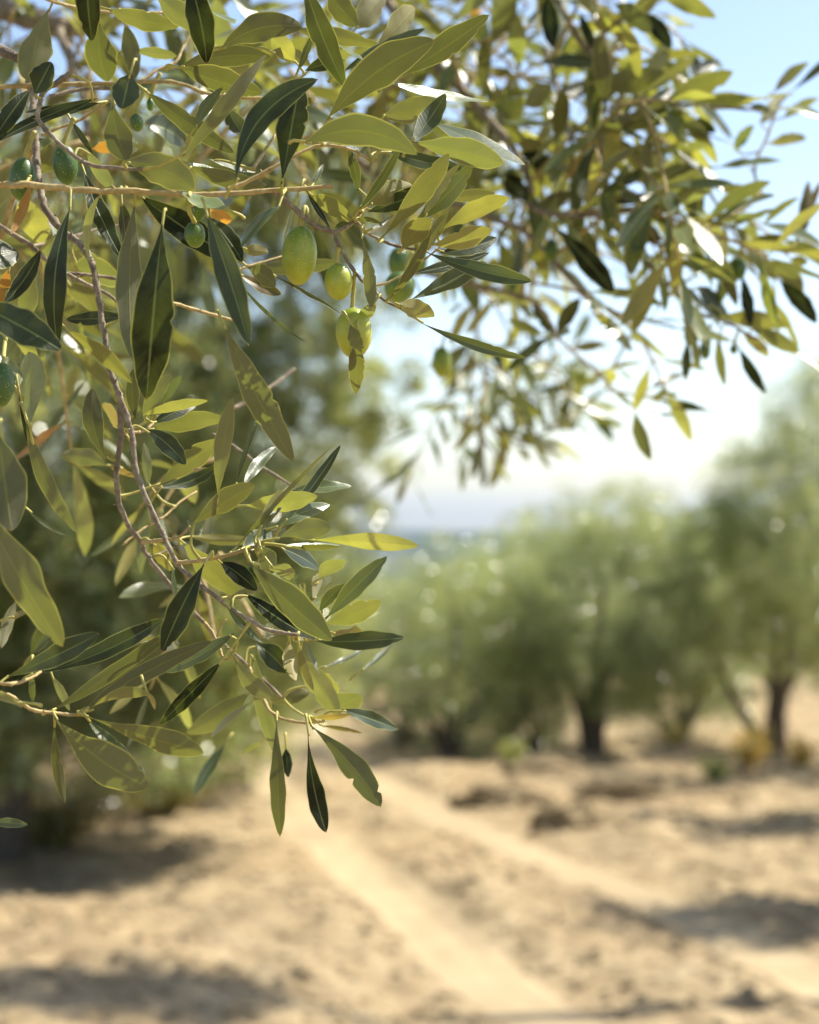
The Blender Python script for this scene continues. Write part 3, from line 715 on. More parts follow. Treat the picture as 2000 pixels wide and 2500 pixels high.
def petiole(mb, B, dirn, seed, yng=1):
    """a stalk from the blade's base to the closest twig"""
    best = None
    b = np.array(tuple(B))
    for k, a in TWP.items():
        dd = a-b; q = np.hypot(dd[:, 0], dd[:, 2])+.8*np.abs(dd[:, 1])
        i = int(np.argmin(q))
        if best is None or q[i] < best[0]: best = (q[i], k, i)
    tgt = Vector(TWP[best[1]][best[2]])
    if best[0] > .022: tgt = B-dirn*.006+Vector((0, .004, 0))
    mid = B.lerp(tgt, .5)-dirn*.15*(B-tgt).length+Vector((0, 0, .0006))
    pp, rr = smooth_path([B+dirn*.002, mid, tgt], [.00045, .00055, .0008], 4)
    tube(mb, pp, rr, 1, 5, .05, seed=seed)
    return best[1]

# leaves read off the photograph: base x y, tip x y, width, sideways bow, face seen, distance, extras
HERO = '''
212 -90 225 101 57 4 T .60 b.25
122 17 77 200 70 14 B .71 b.5,m.6
85 228 125 151 56 0 T .62 b.45,t.9,m.45
318 178 298 266 88 0 T .61 b.8,t.9
243 45 262 200 82 10 B .72 b.42,m.6
305 55 328 195 42 -4 B .73 b.4
-20 350 71 220 45 -4 T .63 b.25
238 240 -18 352 30 10 T .64 b.4
245 250 60 275 28 -6 T .68 b.3
277 246 312 392 66 10 B .67 b.45,m.6
305 392 474 462 80 -14 B .615 b.62,m.55,t.25
556 514 446 470 46 -6 G .618 b.9,y.3
356 223 572 374 46 4 B .68 b.5
172 292 226 374 15 0 T .66 b.7
213 366 280 466 32 4 B .63 b.75
97 425 138 344 50 6 B .70 y.5,b.6
348 300 455 352 58 -12 T .77 b.8
225 364 293 352 30 4 B .74 o.9,b.6
262 22 440 62 46 8 B .68 y.4
380 -14 521 74 56 10 B .66 b.55
455 -70 505 156 64 -8 T .62 b.12
325 125 432 136 26 0 B .75 y.4
438 163 664 140 50 -14 B .655 y.35,b.35
440 166 642 228 62 4 B .665 y.35,b.32
540 118 740 67 64 -24 B .645 b.45,t.5
520 28 572 58 26 0 G .72 b.9
742 -44 843 212 60 6 T .625 y.25,b.45
800 -22 873 63 56 4 B .66 y.4
716 70 932 112 40 0 B .69 y.5
818 106 884 146 16 0 G .68 b.95
798 292 1063 99 84 -22 B .635 y.4,b.55,t.6,m.55
955 196 1195 36 60 6 B .665 y.3,b.5,m.6
835 176 1038 69 30 -4 T .665 b.7
914 116 1014 19 56 4 B .69 y.6,b.7,m.6
868 72 942 -22 60 0 B .76 y.4
948 200 1193 248 22 6 G .66 b.9
928 282 1073 249 60 6 B .66 y.55,b.6,m.55
1006 345 1088 228 50 4 T .65 y.4,b.6
746 347 1019 377 74 -42 B .60 b.55,t.5
1000 346 1230 400 62 -4 B .655 b.7,t.5,m.6
1055 298 1282 403 36 -2 G .66 b.6
944 368 1130 410 36 6 T .67 b.75
875 513 981 348 22 8 T .635 b.7
897 502 1006 450 50 -6 B .64 y.75,b.6
930 583 1097 374 50 6 B .64 y.75,b.6,m.6
1035 531 1124 399 26 -8 B .65 y.6,b.7
1016 538 1153 401 50 8 T .655 y.6,b.9,t.3
1080 480 1210 472 28 4 B .69 y.6
898 517 1052 456 42 4 T .655 y.2,b.4
858 535 814 558 12 0 T .65 y.5
868 534 933 546 12 -4 B .65 y.6
901 564 960 524 9 3 T .65 b.6
1073 564 1244 484 46 -8 B .65 y.9,b.7,m.6
1048 598 1202 562 52 6 B .64 y.9,b.6,m.6
983 608 1053 535 56 -6 B .635 y.8,b.58
1000 650 1097 508 28 4 B .65 y.6
950 730 1052 560 24 10 B .645 y.6
1072 618 1213 580 40 6 T .66 y.3,b.5
1002 668 1195 617 28 4 T .665 y.2,b.7
1032 612 1300 686 40 10 T .645 y.1,b.8,m.6
996 735 1187 640 46 2 T .65 y.7,b.6,m.6
974 745 1060 774 46 -4 B .64 y.85,b.55
1022 785 1285 874 26 10 T .65 b.85,m.6
882 568 907 752 32 -4 B .64 y.3,b.55,m.65
919 733 856 806 32 -4 G .642 b.9
856 792 888 848 36 10 B .64 y.6,b.6
872 820 869 962 38 0 B .642 y.4,b.6
396 548 358 977 98 2 T .60 b.18,t.1,m.55
330 492 325 880 60 12 B .64 b.5,m.55
172 505 141 845 54 22 T .62 y.15,b.28,m.55
205 420 297 629 44 6 T .66 b.22
296 490 310 604 30 0 T .66 b.25
342 478 592 642 72 6 T .655 b.16,m.5
504 520 609 845 60 -4 T .60 b.5,t.1,m.5
508 528 592 640 42 -6 T .64 b.2
505 505 566 536 34 6 B .66 o.9,y.8,b.7
687 502 589 604 26 12 T .63 b.95
590 606 656 616 28 0 B .66 y.8
605 653 672 700 44 -6 B .65 y.5,b.6
582 668 687 718 28 4 T .66 y.8,o.3
620 652 826 640 40 6 B .72 y.2,b.5
664 670 834 767 9 -2 T .655 y.5,b.8
583 688 747 836 9 10 T .66 y.3,b.9
757 476 863 537 40 0 B .66 y.6,b.5
750 470 806 558 14 0 T .65 b.3
730 470 688 600 16 4 G .68 b.8
455 403 652 452 40 10 B .64 b.7,y.35
448 396 560 428 22 6 G .645 b.95
510 388 624 420 14 2 G .66 b.7
574 446 777 193 64 -50 T .605 b.55,t.5,m.6
687 450 732 202 72 0 T .62 b.42,m.62
446 382 650 133 38 4 B .615 y.2,b.6
475 313 544 213 28 -6 T .65 y.7,b.7
720 150 664 84 46 0 B .70 y.9,b.9
660 125 758 162 36 -10 B .69 y.5
727 174 762 84 18 2 T .67 b.7
745 172 842 148 34 -4 T .69 b.35
555 262 605 336 42 6 T .70 b.7
75 448 27 572 24 -4 B .64 o.8,y.4,b.5
22 655 3 748 28 2 B .66 o.9,b.5
-62 625 43 612 78 2 T .60 b.3,y.4
100 607 10 741 40 -8 T .67 b.35,y.4
85 672 60 790 50 6 B .71 b.6
247 470 219 641 20 20 B .63 b.75
125 560 112 682 30 0 B .70 b.6
180 650 300 690 66 -6 B .73 b.5
165 690 230 762 60 -8 B .76 b.55,y.4
310 773 161 779 34 -2 T .655 y.3,b.4
-65 738 151 855 82 -4 T .58 b.55,t.3
160 803 323 936 34 -8 B .64 y.8,b.45
74 1045 70 858 64 2 B .63 b.8,m.6
40 952 0 868 44 4 G .64 b.95
62 1018 187 1300 38 18 B .63 b.75,m.55
45 952 116 1212 10 10 T .64 b.2
0 1066 28 1297 92 2 B .58 b.35,y.2
67 1245 161 1307 9 6 T .65 b.8
263 1128 227 947 48 -16 B .68 b.5,m.6
262 1137 148 1112 40 8 B .75 b.65
292 1046 249 990 28 4 B .72 o.2,b.55
266 1142 328 1166 14 -2 B .68 o.3,y.6
330 1022 325 900 32 -4 B .68 b.5
355 1040 420 913 38 -12 B .69 b.75
392 992 444 917 20 -3 G .69 b.95
347 1014 508 978 24 -4 B .67 y.6,b.6
371 1035 489 974 34 0 T .675 y.4,b.35
371 1048 548 1023 48 -6 B .69 y.35,b.6
356 1048 453 1135 46 -8 T .655 b.65
362 1190 351 1080 22 2 B .71 b.7
383 1187 537 1072 56 0 B .69 y.35,b.55,m.6
385 1190 540 1130 30 14 T .70 y.4,b.4
532 1215 568 971 40 -6 B .64 b.7,y.25,m.55
545 792 716 1127 66 6 B .625 y.15,b.58,m.55
574 1190 629 1033 12 -4 T .68 y.5,b.5
594 1188 677 1090 28 -8 T .67 b.95
464 1285 622 1184 50 -4 B .64 y.6,b.45,m.6
571 1343 806 1094 12 -4 B .65 y.6,b.6
693 1277 832 1086 26 4 T .655 y.4,b.45
632 1292 692 1190 20 -3 B .64 y.9,b.75
706 1202 858 1187 28 -5 G .68 b.95
600 1236 776 1210 44 4 B .66 y.6,b.75
667 1290 805 1232 36 -8 G .67 b.7
670 1316 808 1290 50 -8 B .638 b.6,m.65
632 1292 686 1244 26 4 T .65 y.5,b.4
634 1332 662 1412 46 -8 B .63 b.6,y.1
655 1378 712 1418 34 -8 B .632 b.65,y.15
590 1342 666 1294 46 0 T .66 b.85
685 1338 778 1388 42 -5 T .66 y.1,b.6
685 1332 832 1331 8 -2 G .64 b.9
700 1336 830 1334 14 3 B .65 y.7
755 1318 1023 1333 38 -4 B .65 y.75,b.75,m.6
460 1308 640 1318 26 6 B .70 y.6,b.6
779 1415 843 1368 34 -6 B .68 y.3,b.6
797 1509 945 1358 42 -2 T .66 b.65,y.3
779 1495 843 1427 28 -6 T .68 b.85
765 1470 788 1417 44 -6 B .69 y.6,b.5
740 1452 746 1428 22 0 T .68 y.8,b.7
797 1522 931 1467 50 4 B .68 y.55,b.6
805 1545 888 1557 28 -3 B .66 y.5,o.12,b.5
775 1566 988 1556 44 4 T .665 y.3,b.6
607 1372 811 1563 70 6 B .625 y.15,b.5,m.55
598 1448 772 1562 42 6 T .65 b.16
535 1370 628 1442 44 -4 T .66 b.25
445 1322 586 1452 50 6 B .68 y.7,b.6
552 1460 640 1435 20 4 B .65 b.9
665 1408 702 1432 20 0 G .65 b.95
700 1432 734 1404 12 0 G .65 b.95
498 1378 396 1592 60 4 T .62 b.35,m.55
423 1380 438 1482 12 6 G .68 b.8
376 1324 418 1394 32 2 B .69 y.4,o.15,b.7
553 1477 643 1570 20 6 T .64 b.8
572 1546 403 1640 36 -6 T .67 b.6
543 1613 390 1770 38 0 T .64 b.1
572 1606 670 1704 42 14 B .65 b.7,y.2,m.6
705 1562 722 1662 32 6 B .65 y.35,o.06,b.65
727 1572 766 1686 22 4 B .645 y.4,o.08,b.6
748 1562 780 1646 10 2 G .65 b.8
722 1572 752 1540 20 0 B .645 b.7,y.2
725 1602 832 1753 54 -4 B .68 y.2,b.6
620 1600 676 1846 38 6 B .70 y.25,b.6
675 1750 684 2043 37 2 B .69 y.2,b.5,m.6
698 1826 704 1898 26 0 T .75 b.2
752 1785 797 2033 46 10 T .66 b.14,m.68
757 1770 930 1970 58 -12 B .67 y.15,b.55,m.62
833 1732 973 1781 34 -2 T .68 b.8
760 1752 857 1744 14 3 B .68 y.5,o.3
780 1772 884 1790 10 -2 B .72 y.5,o.2
660 1718 757 1690 34 -2 B .74 y.4
768 1670 829 1682 28 -8 B .72 y.7
800 1730 880 1698 60 4 B .76 y.2,b.6
785 1632 902 1577 12 4 T .74 y.4,b.8
880 1640 958 1570 14 4 T .76 b.6
625 1570 702 1642 52 -4 T .72 b.35
610 1690 455 1790 52 -8 B .76 y.3,b.5
612 1715 515 1800 18 4 B .76 b.8
550 1818 474 1942 28 4 T .86 b.8
645 1810 590 1842 10 2 B .8 y.5
9 1656 243 1546 50 4 T .62 y.55,b.4,m.6
87 1647 401 1510 44 14 T .645 b.4,m.6
126 1737 437 1527 34 6 B .64 b.5,y.2
205 1733 520 1565 44 -10 B .625 y.35,b.55,m.5
215 1736 366 1694 26 -20 B .62 y.55,o.06,b.75,m.65
358 1690 378 1733 12 -4 B .62 o.2,y.3,b.6
203 1746 498 1838 56 4 B .615 y.5,b.6,m.68
130 1750 362 1922 90 16 B .62 y.35,b.55,m.62
212 1755 357 1891 30 4 T .64 y.3,b.8
132 1762 159 1960 26 6 B .63 y.4,b.55,m.6
52 1718 -40 1700 52 0 B .58 y.3,b.5
-25 2008 68 2014 22 -2 T .66 b.6
126 1650 170 1735 20 -3 B .68 b.8
76 1640 80 1714 15 0 T .68 b.8
-35 1250 153 1579 80 6 B .58 y.35,b.45,m.5
22 1510 69 1492 14 0 B .66 y.4,o.1
40 1465 4 1582 26 4 B .74 y.3
75 1602 143 1508 38 -4 T .8 b.6
700 285 760 240 24 0 B .68 y.6
860 395 905 330 22 0 T .66 y.6,b.5
875 470 850 360 24 4 T .67 y.5,b.5
760 459 790 400 12 0 T .65 y.5
'''
BOUGH = '''
1600 -20 1749 44 42 -4 B 1.02 y.5,b.65
1560 30 1638 118 40 -8 T 1.04 b.15
1500 12 1592 78 46 -4 B 1.03 b.5
1460 5 1526 114 28 -6 B 1.05 y.9,o.2,b.6
1414 30 1454 124 24 0 T 1.06 b.1
1335 -20 1350 118 44 0 T 1.05 b.1
1316 156 1515 158 32 -6 T 1.04 y.5,b.4
1455 202 1645 187 62 4 B 1.03 y.35,b.5
1627 242 1790 174 52 4 B 1.02 y.35,b.5
1690 178 1757 147 28 0 T 1.04 b.2
1687 253 1846 239 36 5 B 1.03 y.3,b.45
1830 256 1882 272 20 0 T 1.04 b.3
1497 327 1688 271 44 -10 B 1.03 y.5,b.5
1645 294 1748 323 36 -4 T 1.04 b.2,y.3
1560 290 1640 215 40 0 T 1.06 b.2
1891 224 1976 153 28 -6 B 1.06 b.6
1854 302 1916 232 32 0 B 1.07 b.5,y.3
1910 290 1999 240 24 -4 B 1.07 b.9
1794 372 1842 306 28 -6 G 1.07 b.95
1872 352 1970 338 26 -4 B 1.07 y.7,b.6
1752 409 1911 393 20 -3 G 1.05 b1
1594 432 1706 416 38 -4 B 1.03 y.4
1631 466 1702 440 62 0 B 1.04 b.4
1700 470 1735 405 24 0 G 1.05 b.9
1460 474 1592 402 28 4 T 1.01 y.7,b.5
1437 474 1452 371 28 10 B 1.0 y.8,b.65
1492 497 1604 473 24 2 T 1.02 y.4,b.4
1578 503 1632 512 32 -2 B 1.03 y.6
1348 546 1500 715 52 -4 T .98 b.1,m.6
1515 543 1613 590 46 -4 B 1.0 y.3,b.3
1863 634 1960 714 44 -10 B 1.02 b.45
1903 686 1994 790 40 -6 T 1.03 b.25
1812 599 1919 574 36 6 B 1.02 y.5,b.5
1928 634 1973 641 25 0 B 1.03 y.5
1942 598 1974 440 32 8 B 1.03 y.35,o.1,b.45
1960 545 2004 443 18 0 B 1.04 o.3,b.4
1863 552 1952 482 18 -8 B 1.04 b.5,y.3
1812 672 1833 798 28 -2 T 1.02 b.2
1754 820 1771 943 23 4 B 1.04 y.2,b.5
1679 832 1673 932 22 0 T 1.05 y.5,b.35
1806 849 1871 961 27 4 T 1.05 b.15
1835 803 1952 862 36 -4 B 1.03 y.5,b.6
1812 812 1877 872 28 -4 B 1.04 y.8,b.6
1754 774 1929 797 42 -5 B 1.03 y.7,b.6
1700 700 1780 780 44 0 T 1.03 b.3,y.3
1591 950 1668 913 21 -5 T 1.15 b.35,y.3
1609 977 1726 1001 22 0 T 1.17 b.35,y.4
1551 1006 1590 1124 34 6 B 1.12 b.35,y.1
1612 1010 1643 1016 10 0 T 1.15 b.3
1397 846 1476 838 22 4 B 1.14 y.5,b.4
1446 757 1497 804 20 0 B 1.1 y.8,b.7
1360 816 1418 728 36 -4 B 1.12 y.3,b.4
1346 820 1300 740 30 4 T 1.14 b.25
1330 820 1240 780 26 0 B 1.14 b.5
1360 825 1390 800 22 0 T 1.13 b.3
1280 260 1350 210 60 0 B 1.05 y.6,b.65
1260 350 1325 358 32 0 B 1.03 y.7,b.65
1270 370 1365 425 46 -4 T 1.08 b.12
1214 420 1300 490 50 0 T 1.08 b.2,y.3
1300 520 1400 470 40 0 B 1.08 y.3,b.4
1390 545 1460 620 40 0 B 1.06 b.4
1180 380 1230 280 50 0 B 1.1 y.3,b.5
1060 160 1120 60 60 0 B 1.1 b.5,y.3
1200 100 1260 0 54 0 B 1.1 b.45,y.4
1130 250 1200 350 50 0 B 1.12 b.5,y.3
1340 250 1450 200 40 0 T 1.08 b.2
1065 860 1090 922 46 0 B 1.2 y.6,b.4
'''
def parse(txt):
    out = []
    for i, ln in enumerate(txt.strip().split('\n')):
        p = ln.split(); v = [float(x) for x in p[:6]]; kw = dict(yel=.15, br=.5)
        if len(p) > 8:
            for e in p[8].split(','):
                kw[{'y': 'yel', 'b': 'br', 'o': 'org', 'm': 'wide', 't': 'tilt'}[e[0]]] = float(e[1:])
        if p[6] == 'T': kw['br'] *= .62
        if p[6] == 'G': kw['br'] *= 1.15  # sun glare put into these leaves' colour as extra brightness
        out.append((v, p[6], float(p[7]), kw))
    return out
specs = []
for si, (txt, pool) in enumerate(((HERO, 0), (BOUGH, 1))):
    for i, (v, face, d, kw) in enumerate(parse(txt)):
        sd_ = i+1+si*500; rs = random.Random(sd_)
        kw['br'] = min(1.0, kw['br']*rs.uniform(.70, 1.32)); kw['yel'] = min(1.0, max(0, kw['yel']+rs.uniform(-.14, .12)))
        geo_ = leaf(*v[:4], v[4]*1.06, v[5], face, d, dt=rs.uniform(-.018, .022)*(d/.65), seed=sd_, **kw)
        ln = math.hypot(v[2]-v[0], v[3]-v[1])
        cx, cy = (v[0]+v[2])/2, (v[1]+v[3])/2
        inside = 30 < cx < 1970 and 20 < cy < 2480
        size = ln*v[4]*(1 if inside else .1)*(1 if pool == 0 else .35)
        B = P(v[0], v[1], d); dn = (P(v[2], v[3], d)-B).normalized()
        specs.append((size, geo_, B, dn, sd_))
specs.sort(key=lambda s: -s[0])

# twigs as parts
twobj = {}
def twig_children():
    for k, q in TW.items():
        m = MB(); yng = q['y']; path, rad = q['path'], list(q['rad'])
        rs = random.Random(len(path)+sum(map(ord, k)))
        for i in range(4, len(path)-1, rs.randint(4, 6)): rad[i] *= 1.22      # nodes
        tube(m, path, rad, 0, 10, .10, seed=sum(map(ord, k)))
        # bud stubs and leaf scars
        for i in range(3, len(path)-2, 3):
            if rs.random() < .75 and q['r0'] < 14:
                a = path[i]; dv = Vector((rs.uniform(-1, 1), rs.uniform(-1, 1), rs.uniform(-.6, 1))).normalized()
                r_ = rad[i]; tube(m, [a, a+dv*r_*rs.uniform(1.4, 2.6)], [r_*.5, r_*.18], 0, 6, .2, seed=i)
        thick = q['r0'] > 12
        name = 'branch' if (thick or q['r0'] >= 8) else 'twig'
        o = m.build(name, [M_TWIGY if yng else (M_BARK if thick and k in ('L1', 'L2', 'L3') else M_TWIG)], near, origin=tuple(path[0]))
        twobj[k] = o
twig_children()

NIND = 100
rest = MB()
for i, (size, (V, Q, UV, LC), B, dn, sd_) in enumerate(specs):
    if i < NIND:
        m = MB(); m.add(V, Q, 0, UV, LC); k = petiole(m, B, dn, sd_)
        par = twobj[k]
        m.build('leaf', [M_LEAF, M_PET], par, origin=tuple(B))
    else:
        rest.add(V, Q, 0, UV, LC); petiole(rest, B, dn, sd_)

# ---- fruit
def fruit(px, py, wpx, hpx, d, ripe_lit, tilt=0, key=None, stalk=None, seed=0):
    V, Fc = [], []
    nu, nv = 20, 24; rx = wpx/2*d/F; rz = hpx/2*d/F; rs = random.Random(seed)
    for i in range(nu+1):
        th = math.pi*i/nu
        for j in range(nv):
            ph = 2*math.pi*j/nv
            s = math.sin(th)**.94
            z = math.cos(th)
            taper = 1+.055*z-.03*z*z
            x = s*math.cos(ph)*rx*taper*(1+.02*math.sin(2*ph+seed)); y = s*math.sin(ph)*rx*taper
            zz = z*rz
            if i == nu: zz -= rz*.02
            if i == 0: zz -= rz*.05
            V.append((x, y, zz))
    V = np.array(V); k = nv
    for i in range(nu):
        for j in range(nv):
            Fc.append((i*k+j, (i+1)*k+j, (i+1)*k+(j+1) % k, i*k+(j+1) % k))
    UV = np.stack([np.tile(np.linspace(0, 1, nv), nu+1), np.repeat(np.linspace(1, 0, nu+1), nv)], 1)
    Rm = np.array(Matrix.Rotation(R(tilt), 3, 'Y')); V = V@Rm.T
    c = np.array(tuple(P(px, py, d)))
    m = MB(); m.add(V+c, np.array(Fc), 0, UV, (ripe_lit, .5, 0, 1))
    # little dark style tip at the bottom
    b = Vector(c)+Vector(tuple(np.array((0, 0, -rz*.99))@Rm.T)); tube(m, [b, b+Vector((.0001, 0, -rx*.14))], [rx*.045, rx*.015], 1, 6, 0)
    t_ = Vector(c)+Vector(tuple(np.array((0, 0, rz*.93))@Rm.T))
    if stalk: pts = [t_]+[P(*s) for s in stalk]
    else: pts = [t_, t_+Vector((.0015, 0, .005)), t_+Vector((.004, .001, .011))]
    pp, rr = smooth_path(pts, [.0010]+[.00085]*(len(pts)-2)+[.0011], 4, .1, seed)
    tube(m, pp, rr, 2, 7, .12, seed=seed)
    tube(m, [t_+Vector((0, 0, -.0006)), t_+Vector((0, 0, .0006))], [.0017*wpx/80, .0013*wpx/80], 2, 9, .15, seed=seed+1)
    k = key or 'a'
    m.build('olive', [M_OLIVE, M_TWIG, M_PET], twobj[k], origin=tuple(c))
fruit(731, 624, 85, 144, .65, .74, 3, 'c', [(737, 540, .65), (741, 515, .65), (747, 505, .652), (752, 532, .651)], 1)
fruit(827, 688, 67, 89, .65, .90, 0, 'c3', [(822, 640, .65), (826, 618, .65), (829, 606, .65)], 2)
fruit(864, 813, 88, 124, .652, .98, -2, 'c3', [(861, 745, .652), (864, 700, .652), (866, 672, .651), (868, 664, .65)], 3)
fruit(484, 512, 42, 62, .64, .06, 8, 'a', [(468, 500, .63), (461, 480, .625), (463, 473, .63)], 4)
fruit(476, 573, 52, 64, .635, .10, -6, 'a', [(474, 540, .63), (462, 515, .625), (460, 476, .63)], 5)
fruit(55, 438, 64, 106, .66, -.1, 5, 'a', None, 6)
fruit(160, 402, 60, 98, .66, -.1, -6, 'a', None, 7)
fruit(334, 300, 32, 44, .70, .0, -12, 'm', None, 8)
fruit(367, 255, 18, 32, .72, .0, 0, 'm', None, 9)
fruit(625, 1401, 48, 50, .66, .05, 20, 'f', [(612, 1374, .65), (607, 1362, .645), (600, 1345, .64)], 10)
fruit(3, 940, 66, 110, .62, -.1, 4, 'l', [(8, 880, .63), (15, 800, .65), (20, 700, .67)], 11)
fruit(975, 702, 76, 80, .84, .25, 20, 'R1', None, 12)
fruit(975, 642, 54, 78, .92, .15, 0, 'R1', None, 13)
fruit(1020, 640, 46, 70, .95, .3, 0, 'R1', None, 14)
fruit(1346, 611, 33, 56, 1.06, .05, 0, 'R2', None, 15)
fruit(1803, 658, 38, 52, 1.02, .0, 0, 'R2', None, 16)
fruit(1690, 815, 40, 62, 1.06, .0, 6, 'R6', None, 17)
fruit(1722, 855, 28, 46, 1.06, .0, 0, 'R6', None, 18)
fruit(1792, 853, 20, 24, 1.05, .0, 0, 'R6', None, 19)
fruit(1078, 884, 44, 76, 1.1, .55, 0, 'R3', None, 20)

# ---- leaves along twigs and shoots: the rest of the foliage
def free_leaf(mb, B, dn, ln, rs, res=(9, 4), yel=None, br=None):
    T = B+dn*ln; C_ = B.lerp(T, .5)+Vector((rs.uniform(-.1, .1), rs.uniform(-.1, .1), rs.uniform(-.02, .14)))*ln
    n0 = Vector((rs.gauss(0, .55), rs.gauss(0, .55), 1))
    o = .8 if rs.random() < .004 else 0
    V, Q, UV, LC = leaf3(B, C_, T, n0, ln*rs.uniform(.19, .27), rs.random()*.85 if yel is None else yel, rs.uniform(.40, 1.0) if br is None else br, o, rs.uniform(.5, .6), rs, res, None, None, None)
    mb.add(V, Q, 0, UV, LC)
    tube(mb, [B-dn*.004, B+dn*.001], [.0006, .0005], 1, 4, 0)
def dress(mb, path, spacing, ln0, ln1, seed, skip=0, res=(9, 4), spread=.9, lim=None):
    rs = random.Random(seed); acc = 0; side = rs.uniform(0, 6.28)
    for i in range(1, len(path)):
        sg = path[i]-path[i-1]; acc += sg.length
        if i < skip: continue
        tg = sg.normalized()
        while acc > spacing:
            acc -= spacing; side += 1.57+rs.uniform(-.3, .3)
            a = tg.cross(Vector((0, 0, 1))).normalized() if abs(tg.z) < .95 else Vector((1, 0, 0))
            b = tg.cross(a)
            for sgn in (1, -1):
                if rs.random() < .12: continue
                o = (a*math.cos(side)+b*math.sin(side))*sgn
                dn = (tg*rs.uniform(.35, 1.1)+o*spread+Vector((0, 0, -.15))).normalized()
                Bp = path[i]+dn*.004
                if lim and not lim(Bp+dn*.03): continue
                free_leaf(mb, Bp, dn, rs.uniform(ln0, ln1), rs, res)
    free_leaf(mb, path[-1], (path[-1]-path[-2]).normalized(), rs.uniform(ln0, ln1), rs, res)
def topx(p): return 1000+p.x/p.y*F, HOR-(p.z-H)/p.y*F
def keep_zone(p):
    """leave the sky gap and the view under the boughs open"""
    x, y = topx(p)
    if x > 1700 and y < 150: return False
    if x > 1960: return False
    if x > 1480 and y > 850 and p.y < 1.15: return False
    if x > 1740 and (y < 230 or 330 < y < 430): return False
    if x > 1790 and y > 740: return False
    if 1180 < x < 1480 and y > 760 and p.y < 1.4: return False
    if 1300 < x < 2000 and y > 1010: return False
    if x < 1230 and y > 620 and p.y < 1.5 and x > 560: return False
    return True
stuff = rest
for k in ('R0', 'R1', 'R2', 'R3', 'R4', 'R4b', 'R4c', 'R6', 'R9', 'R3b'):
    dress(stuff, TW[k]['path'], .030, .036, .055, sum(map(ord, k)), 2, lim=keep_zone)
dress(stuff, TW['R5']['path'], .026, .026, .040, 77, 3, lim=keep_zone)
for k in ('R8', 'R8b'): dress(stuff, TW[k]['path'], .013, .032, .058, sum(map(ord, k)), 8)
for k in ('R8', 'R8b'): dress(stuff, TW[k]['path'], .020, .032, .058, 3+sum(map(ord, k)), 8)
dress(stuff, TW['R7']['path'], .034, .026, .040, 78, 8, lim=keep_zone)
dress(stuff, TW['R3c']['path'], .05, .026, .036, 79, 4, lim=keep_zone)
sprig = MB()
for i, (pp, rr, k) in enumerate(SH):
    if not keep_zone(pp[-1]): continue
    tube(sprig, pp, rr, 0, 5, .05, seed=i)
    dress(stuff, pp, .019, .034, .055, 300+i, 0, lim=keep_zone)
# shoots behind the sharp leaves of the upper left
rs = random.Random(41)
def zone_shoots(n, x0, x1, y0, y1, d0, d1, seed, ln=(.08, .14), lo=.034, hi=.056, kz=None):
    rs = random.Random(seed)
    for i in range(n):
        p = P(rs.uniform(x0, x1), rs.uniform(y0, y1), rs.uniform(d0, d1))
        dr = Vector((rs.uniform(-.6, 1), rs.uniform(-.4, .5), rs.uniform(-1, .5))).normalized(); L_ = rs.uniform(*ln)
        pp, rr = smooth_path([p, p+dr*L_*.5+Vector((0, 0, .01)), p+dr*L_], [.0016, .0012, .0006], 5)
        if not (kz or keep_zone)(pp[-1]): continue
        tube(sprig, pp, rr, 0, 5, .05, seed=i); dress(stuff, pp, .021, lo, hi, seed*100+i, 0, lim=kz or keep_zone)
zone_shoots(30, -60, 900, -60, 380, .84, 1.3, 6)
zone_shoots(12, -60, 480, 330, 620, .80, 1.15, 7)
zone_shoots(36, 900, 1330, -60, 600, 1.12, 1.55, 9)
zone_shoots(15, 1110, 1380, 860, 1080, 1.62, 1.85, 19, (.06, .11), .034, .055, lambda p: 1060 < topx(p)[0] < 1450 and 780 < topx(p)[1] < 1190)
zone_shoots(7, 1120, 1330, 560, 760, 1.3, 1.5, 20, (.06, .10), .034, .055, lambda p: 1060 < topx(p)[0] < 1450 and topx(p)[1] < 860)
zone_shoots(5, 480, 760, 1480, 1650, .78, .95, 10, (.05, .08), .028, .045)
zone_shoots(3, 380, 700, 1230, 1420, .76, .86, 11, (.05, .08), .028, .042)
zone_shoots(4, 380, 700, 1000, 1180, .80, .95, 12, (.05, .08), .028, .042)
# the crown above and beside the frame (it shades the twigs below)
def overhead(n, seed):
    rs = random.Random(seed); c = 0
    while c < n:
        y = rs.uniform(.35, 1.9); x = rs.uniform(-1.3, .75); z = H+rs.uniform(.18, 1.25)
        if (z-H)/y < .345 and abs(x)/y < .27: continue
        # thinner toward the right so that sun reaches the olives
        if rs.random() > (.95 if x < .14 else .07): continue
        p = Vector((x, y, z)); c += 1
        dr = Vector((rs.gauss(0, 1), rs.gauss(0, 1), rs.gauss(-.1, .7))).normalized(); L_ = rs.uniform(.10, .20)
        q = p+dr*L_
        if (q.z-H)/max(q.y, .1) < .33 and abs(q.x)/max(q.y, .1) < .27: c -= 1; continue
        pp, rr = smooth_path([p, p+dr*L_*.5, q], [.002, .0015, .0008], 4)
        tube(sprig, pp, rr, 0, 5, .05, seed=c)
        dress(stuff, pp, .026, .04, .062, seed*1000+c, 0, res=(5, 2), lim=lambda b: (b.z-H)/max(b.y, .1) > .325 or abs(b.x)/max(b.y, .1) > .27)
overhead(400, 13)
fo = rest.build('foliage', [M_LEAF, M_PET], near, origin=(0, .8, H)); tag(fo, kind='stuff')
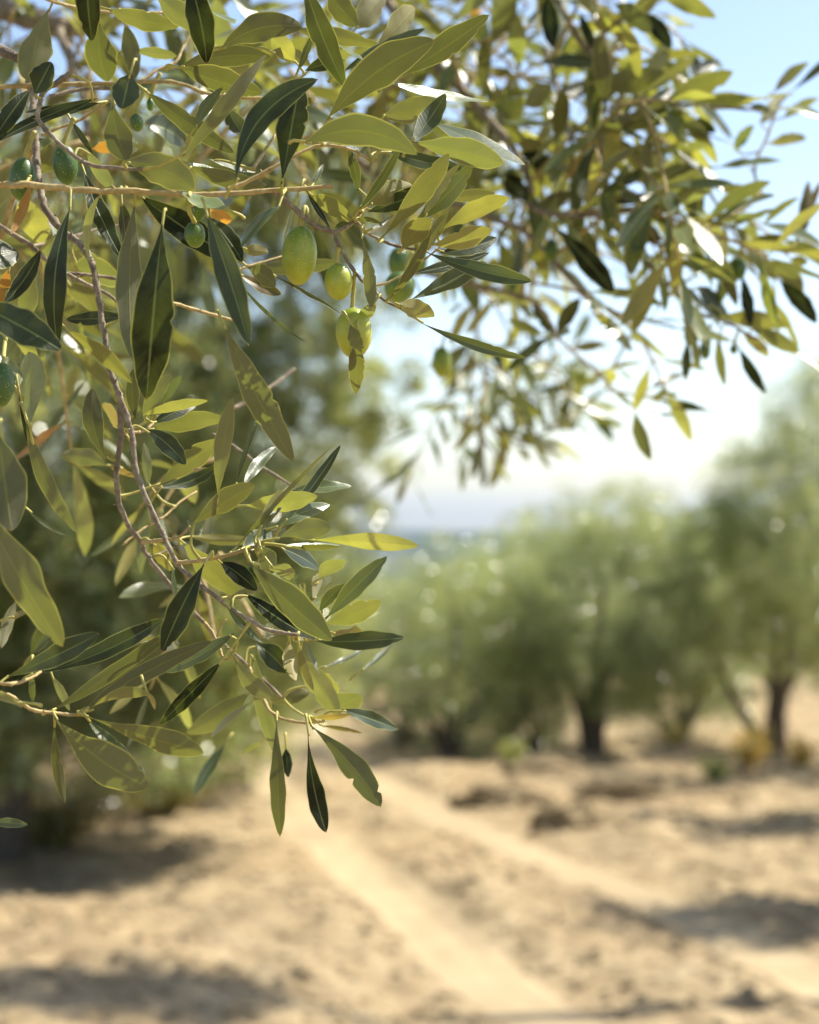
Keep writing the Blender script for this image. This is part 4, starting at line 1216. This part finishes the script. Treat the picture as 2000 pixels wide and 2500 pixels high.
so_ = sprig.build('shoots', [M_TWIGY], near, origin=(0, .8, H)); tag(so_, kind='stuff')
# trunk and limbs, left of the view
tm = MB(); tx, ty = -1.5, 1.35; tz = gz(tx, ty)
pp, rr = smooth_path([(tx-.1, ty, tz-.15), (tx-.08, ty, tz+.25), (tx, ty+.02, tz+.9), (tx+.12, ty+.03, tz+1.4)], [.26, .18, .14, .13], 8, .08, 3)
tube(tm, pp, rr, 0, 18, .10, seed=5); top = Vector((tx+.12, ty+.03, tz+1.3))
for i, (tip, r1) in enumerate(((P(-520, 900, 1.2), .03), (P(-380, 90, 1.35), .035), ((-.7, 1.5, 2.7), .03), ((-1.6, 1.0, 2.9), .03), ((-1.2, 2.0, 2.8), .03), ((-.3, 1.1, 2.75), .012), ((-.2, 1.7, 2.9), .012))):
    tip = Vector(tip); st = top if i < 5 else Vector((-.7, 1.5, 2.7)); a = .10 if i < 5 else .03
    pp, rr = smooth_path([st, st.lerp(tip, .35)+Vector((0, 0, .10)), st.lerp(tip, .7)+Vector((0, 0, .05)), tip], [a, a*.7, a*.5, r1], 6, .1, i)
    tube(tm, pp, rr, 0, 12, .08, seed=i+20)
tm.build('trunk', [M_BARK], near, origin=(tx, ty, tz))

# ------------------------------------------------------------------ the air between here and the hills
hm, t = newmat('haze_air'); pv = N(t, 'ShaderNodeVolumePrincipled'); pv.inputs['Color'].default_value = (.55, .74, 1, 1)
pv.inputs['Density'].default_value = 0.000045; pv.inputs['Anisotropy'].default_value = .3
out = N(t, 'ShaderNodeOutputMaterial'); t.links.new(pv.outputs[0], out.inputs['Volume'])
mb = MB(); x0, x1, y0, y1, z0, z1 = -9500, 9500, -70, 11500, -175, 90
mb.add(np.array([(x, y, z) for z in (z0, z1) for y in (y0, y1) for x in (x0, x1)]), np.array([(0, 2, 3, 1), (4, 5, 7, 6), (0, 1, 5, 4), (1, 3, 7, 5), (3, 2, 6, 7), (2, 0, 4, 6)]))
hz = mb.build('haze', [hm], smooth=False); tag(hz, kind='stuff')
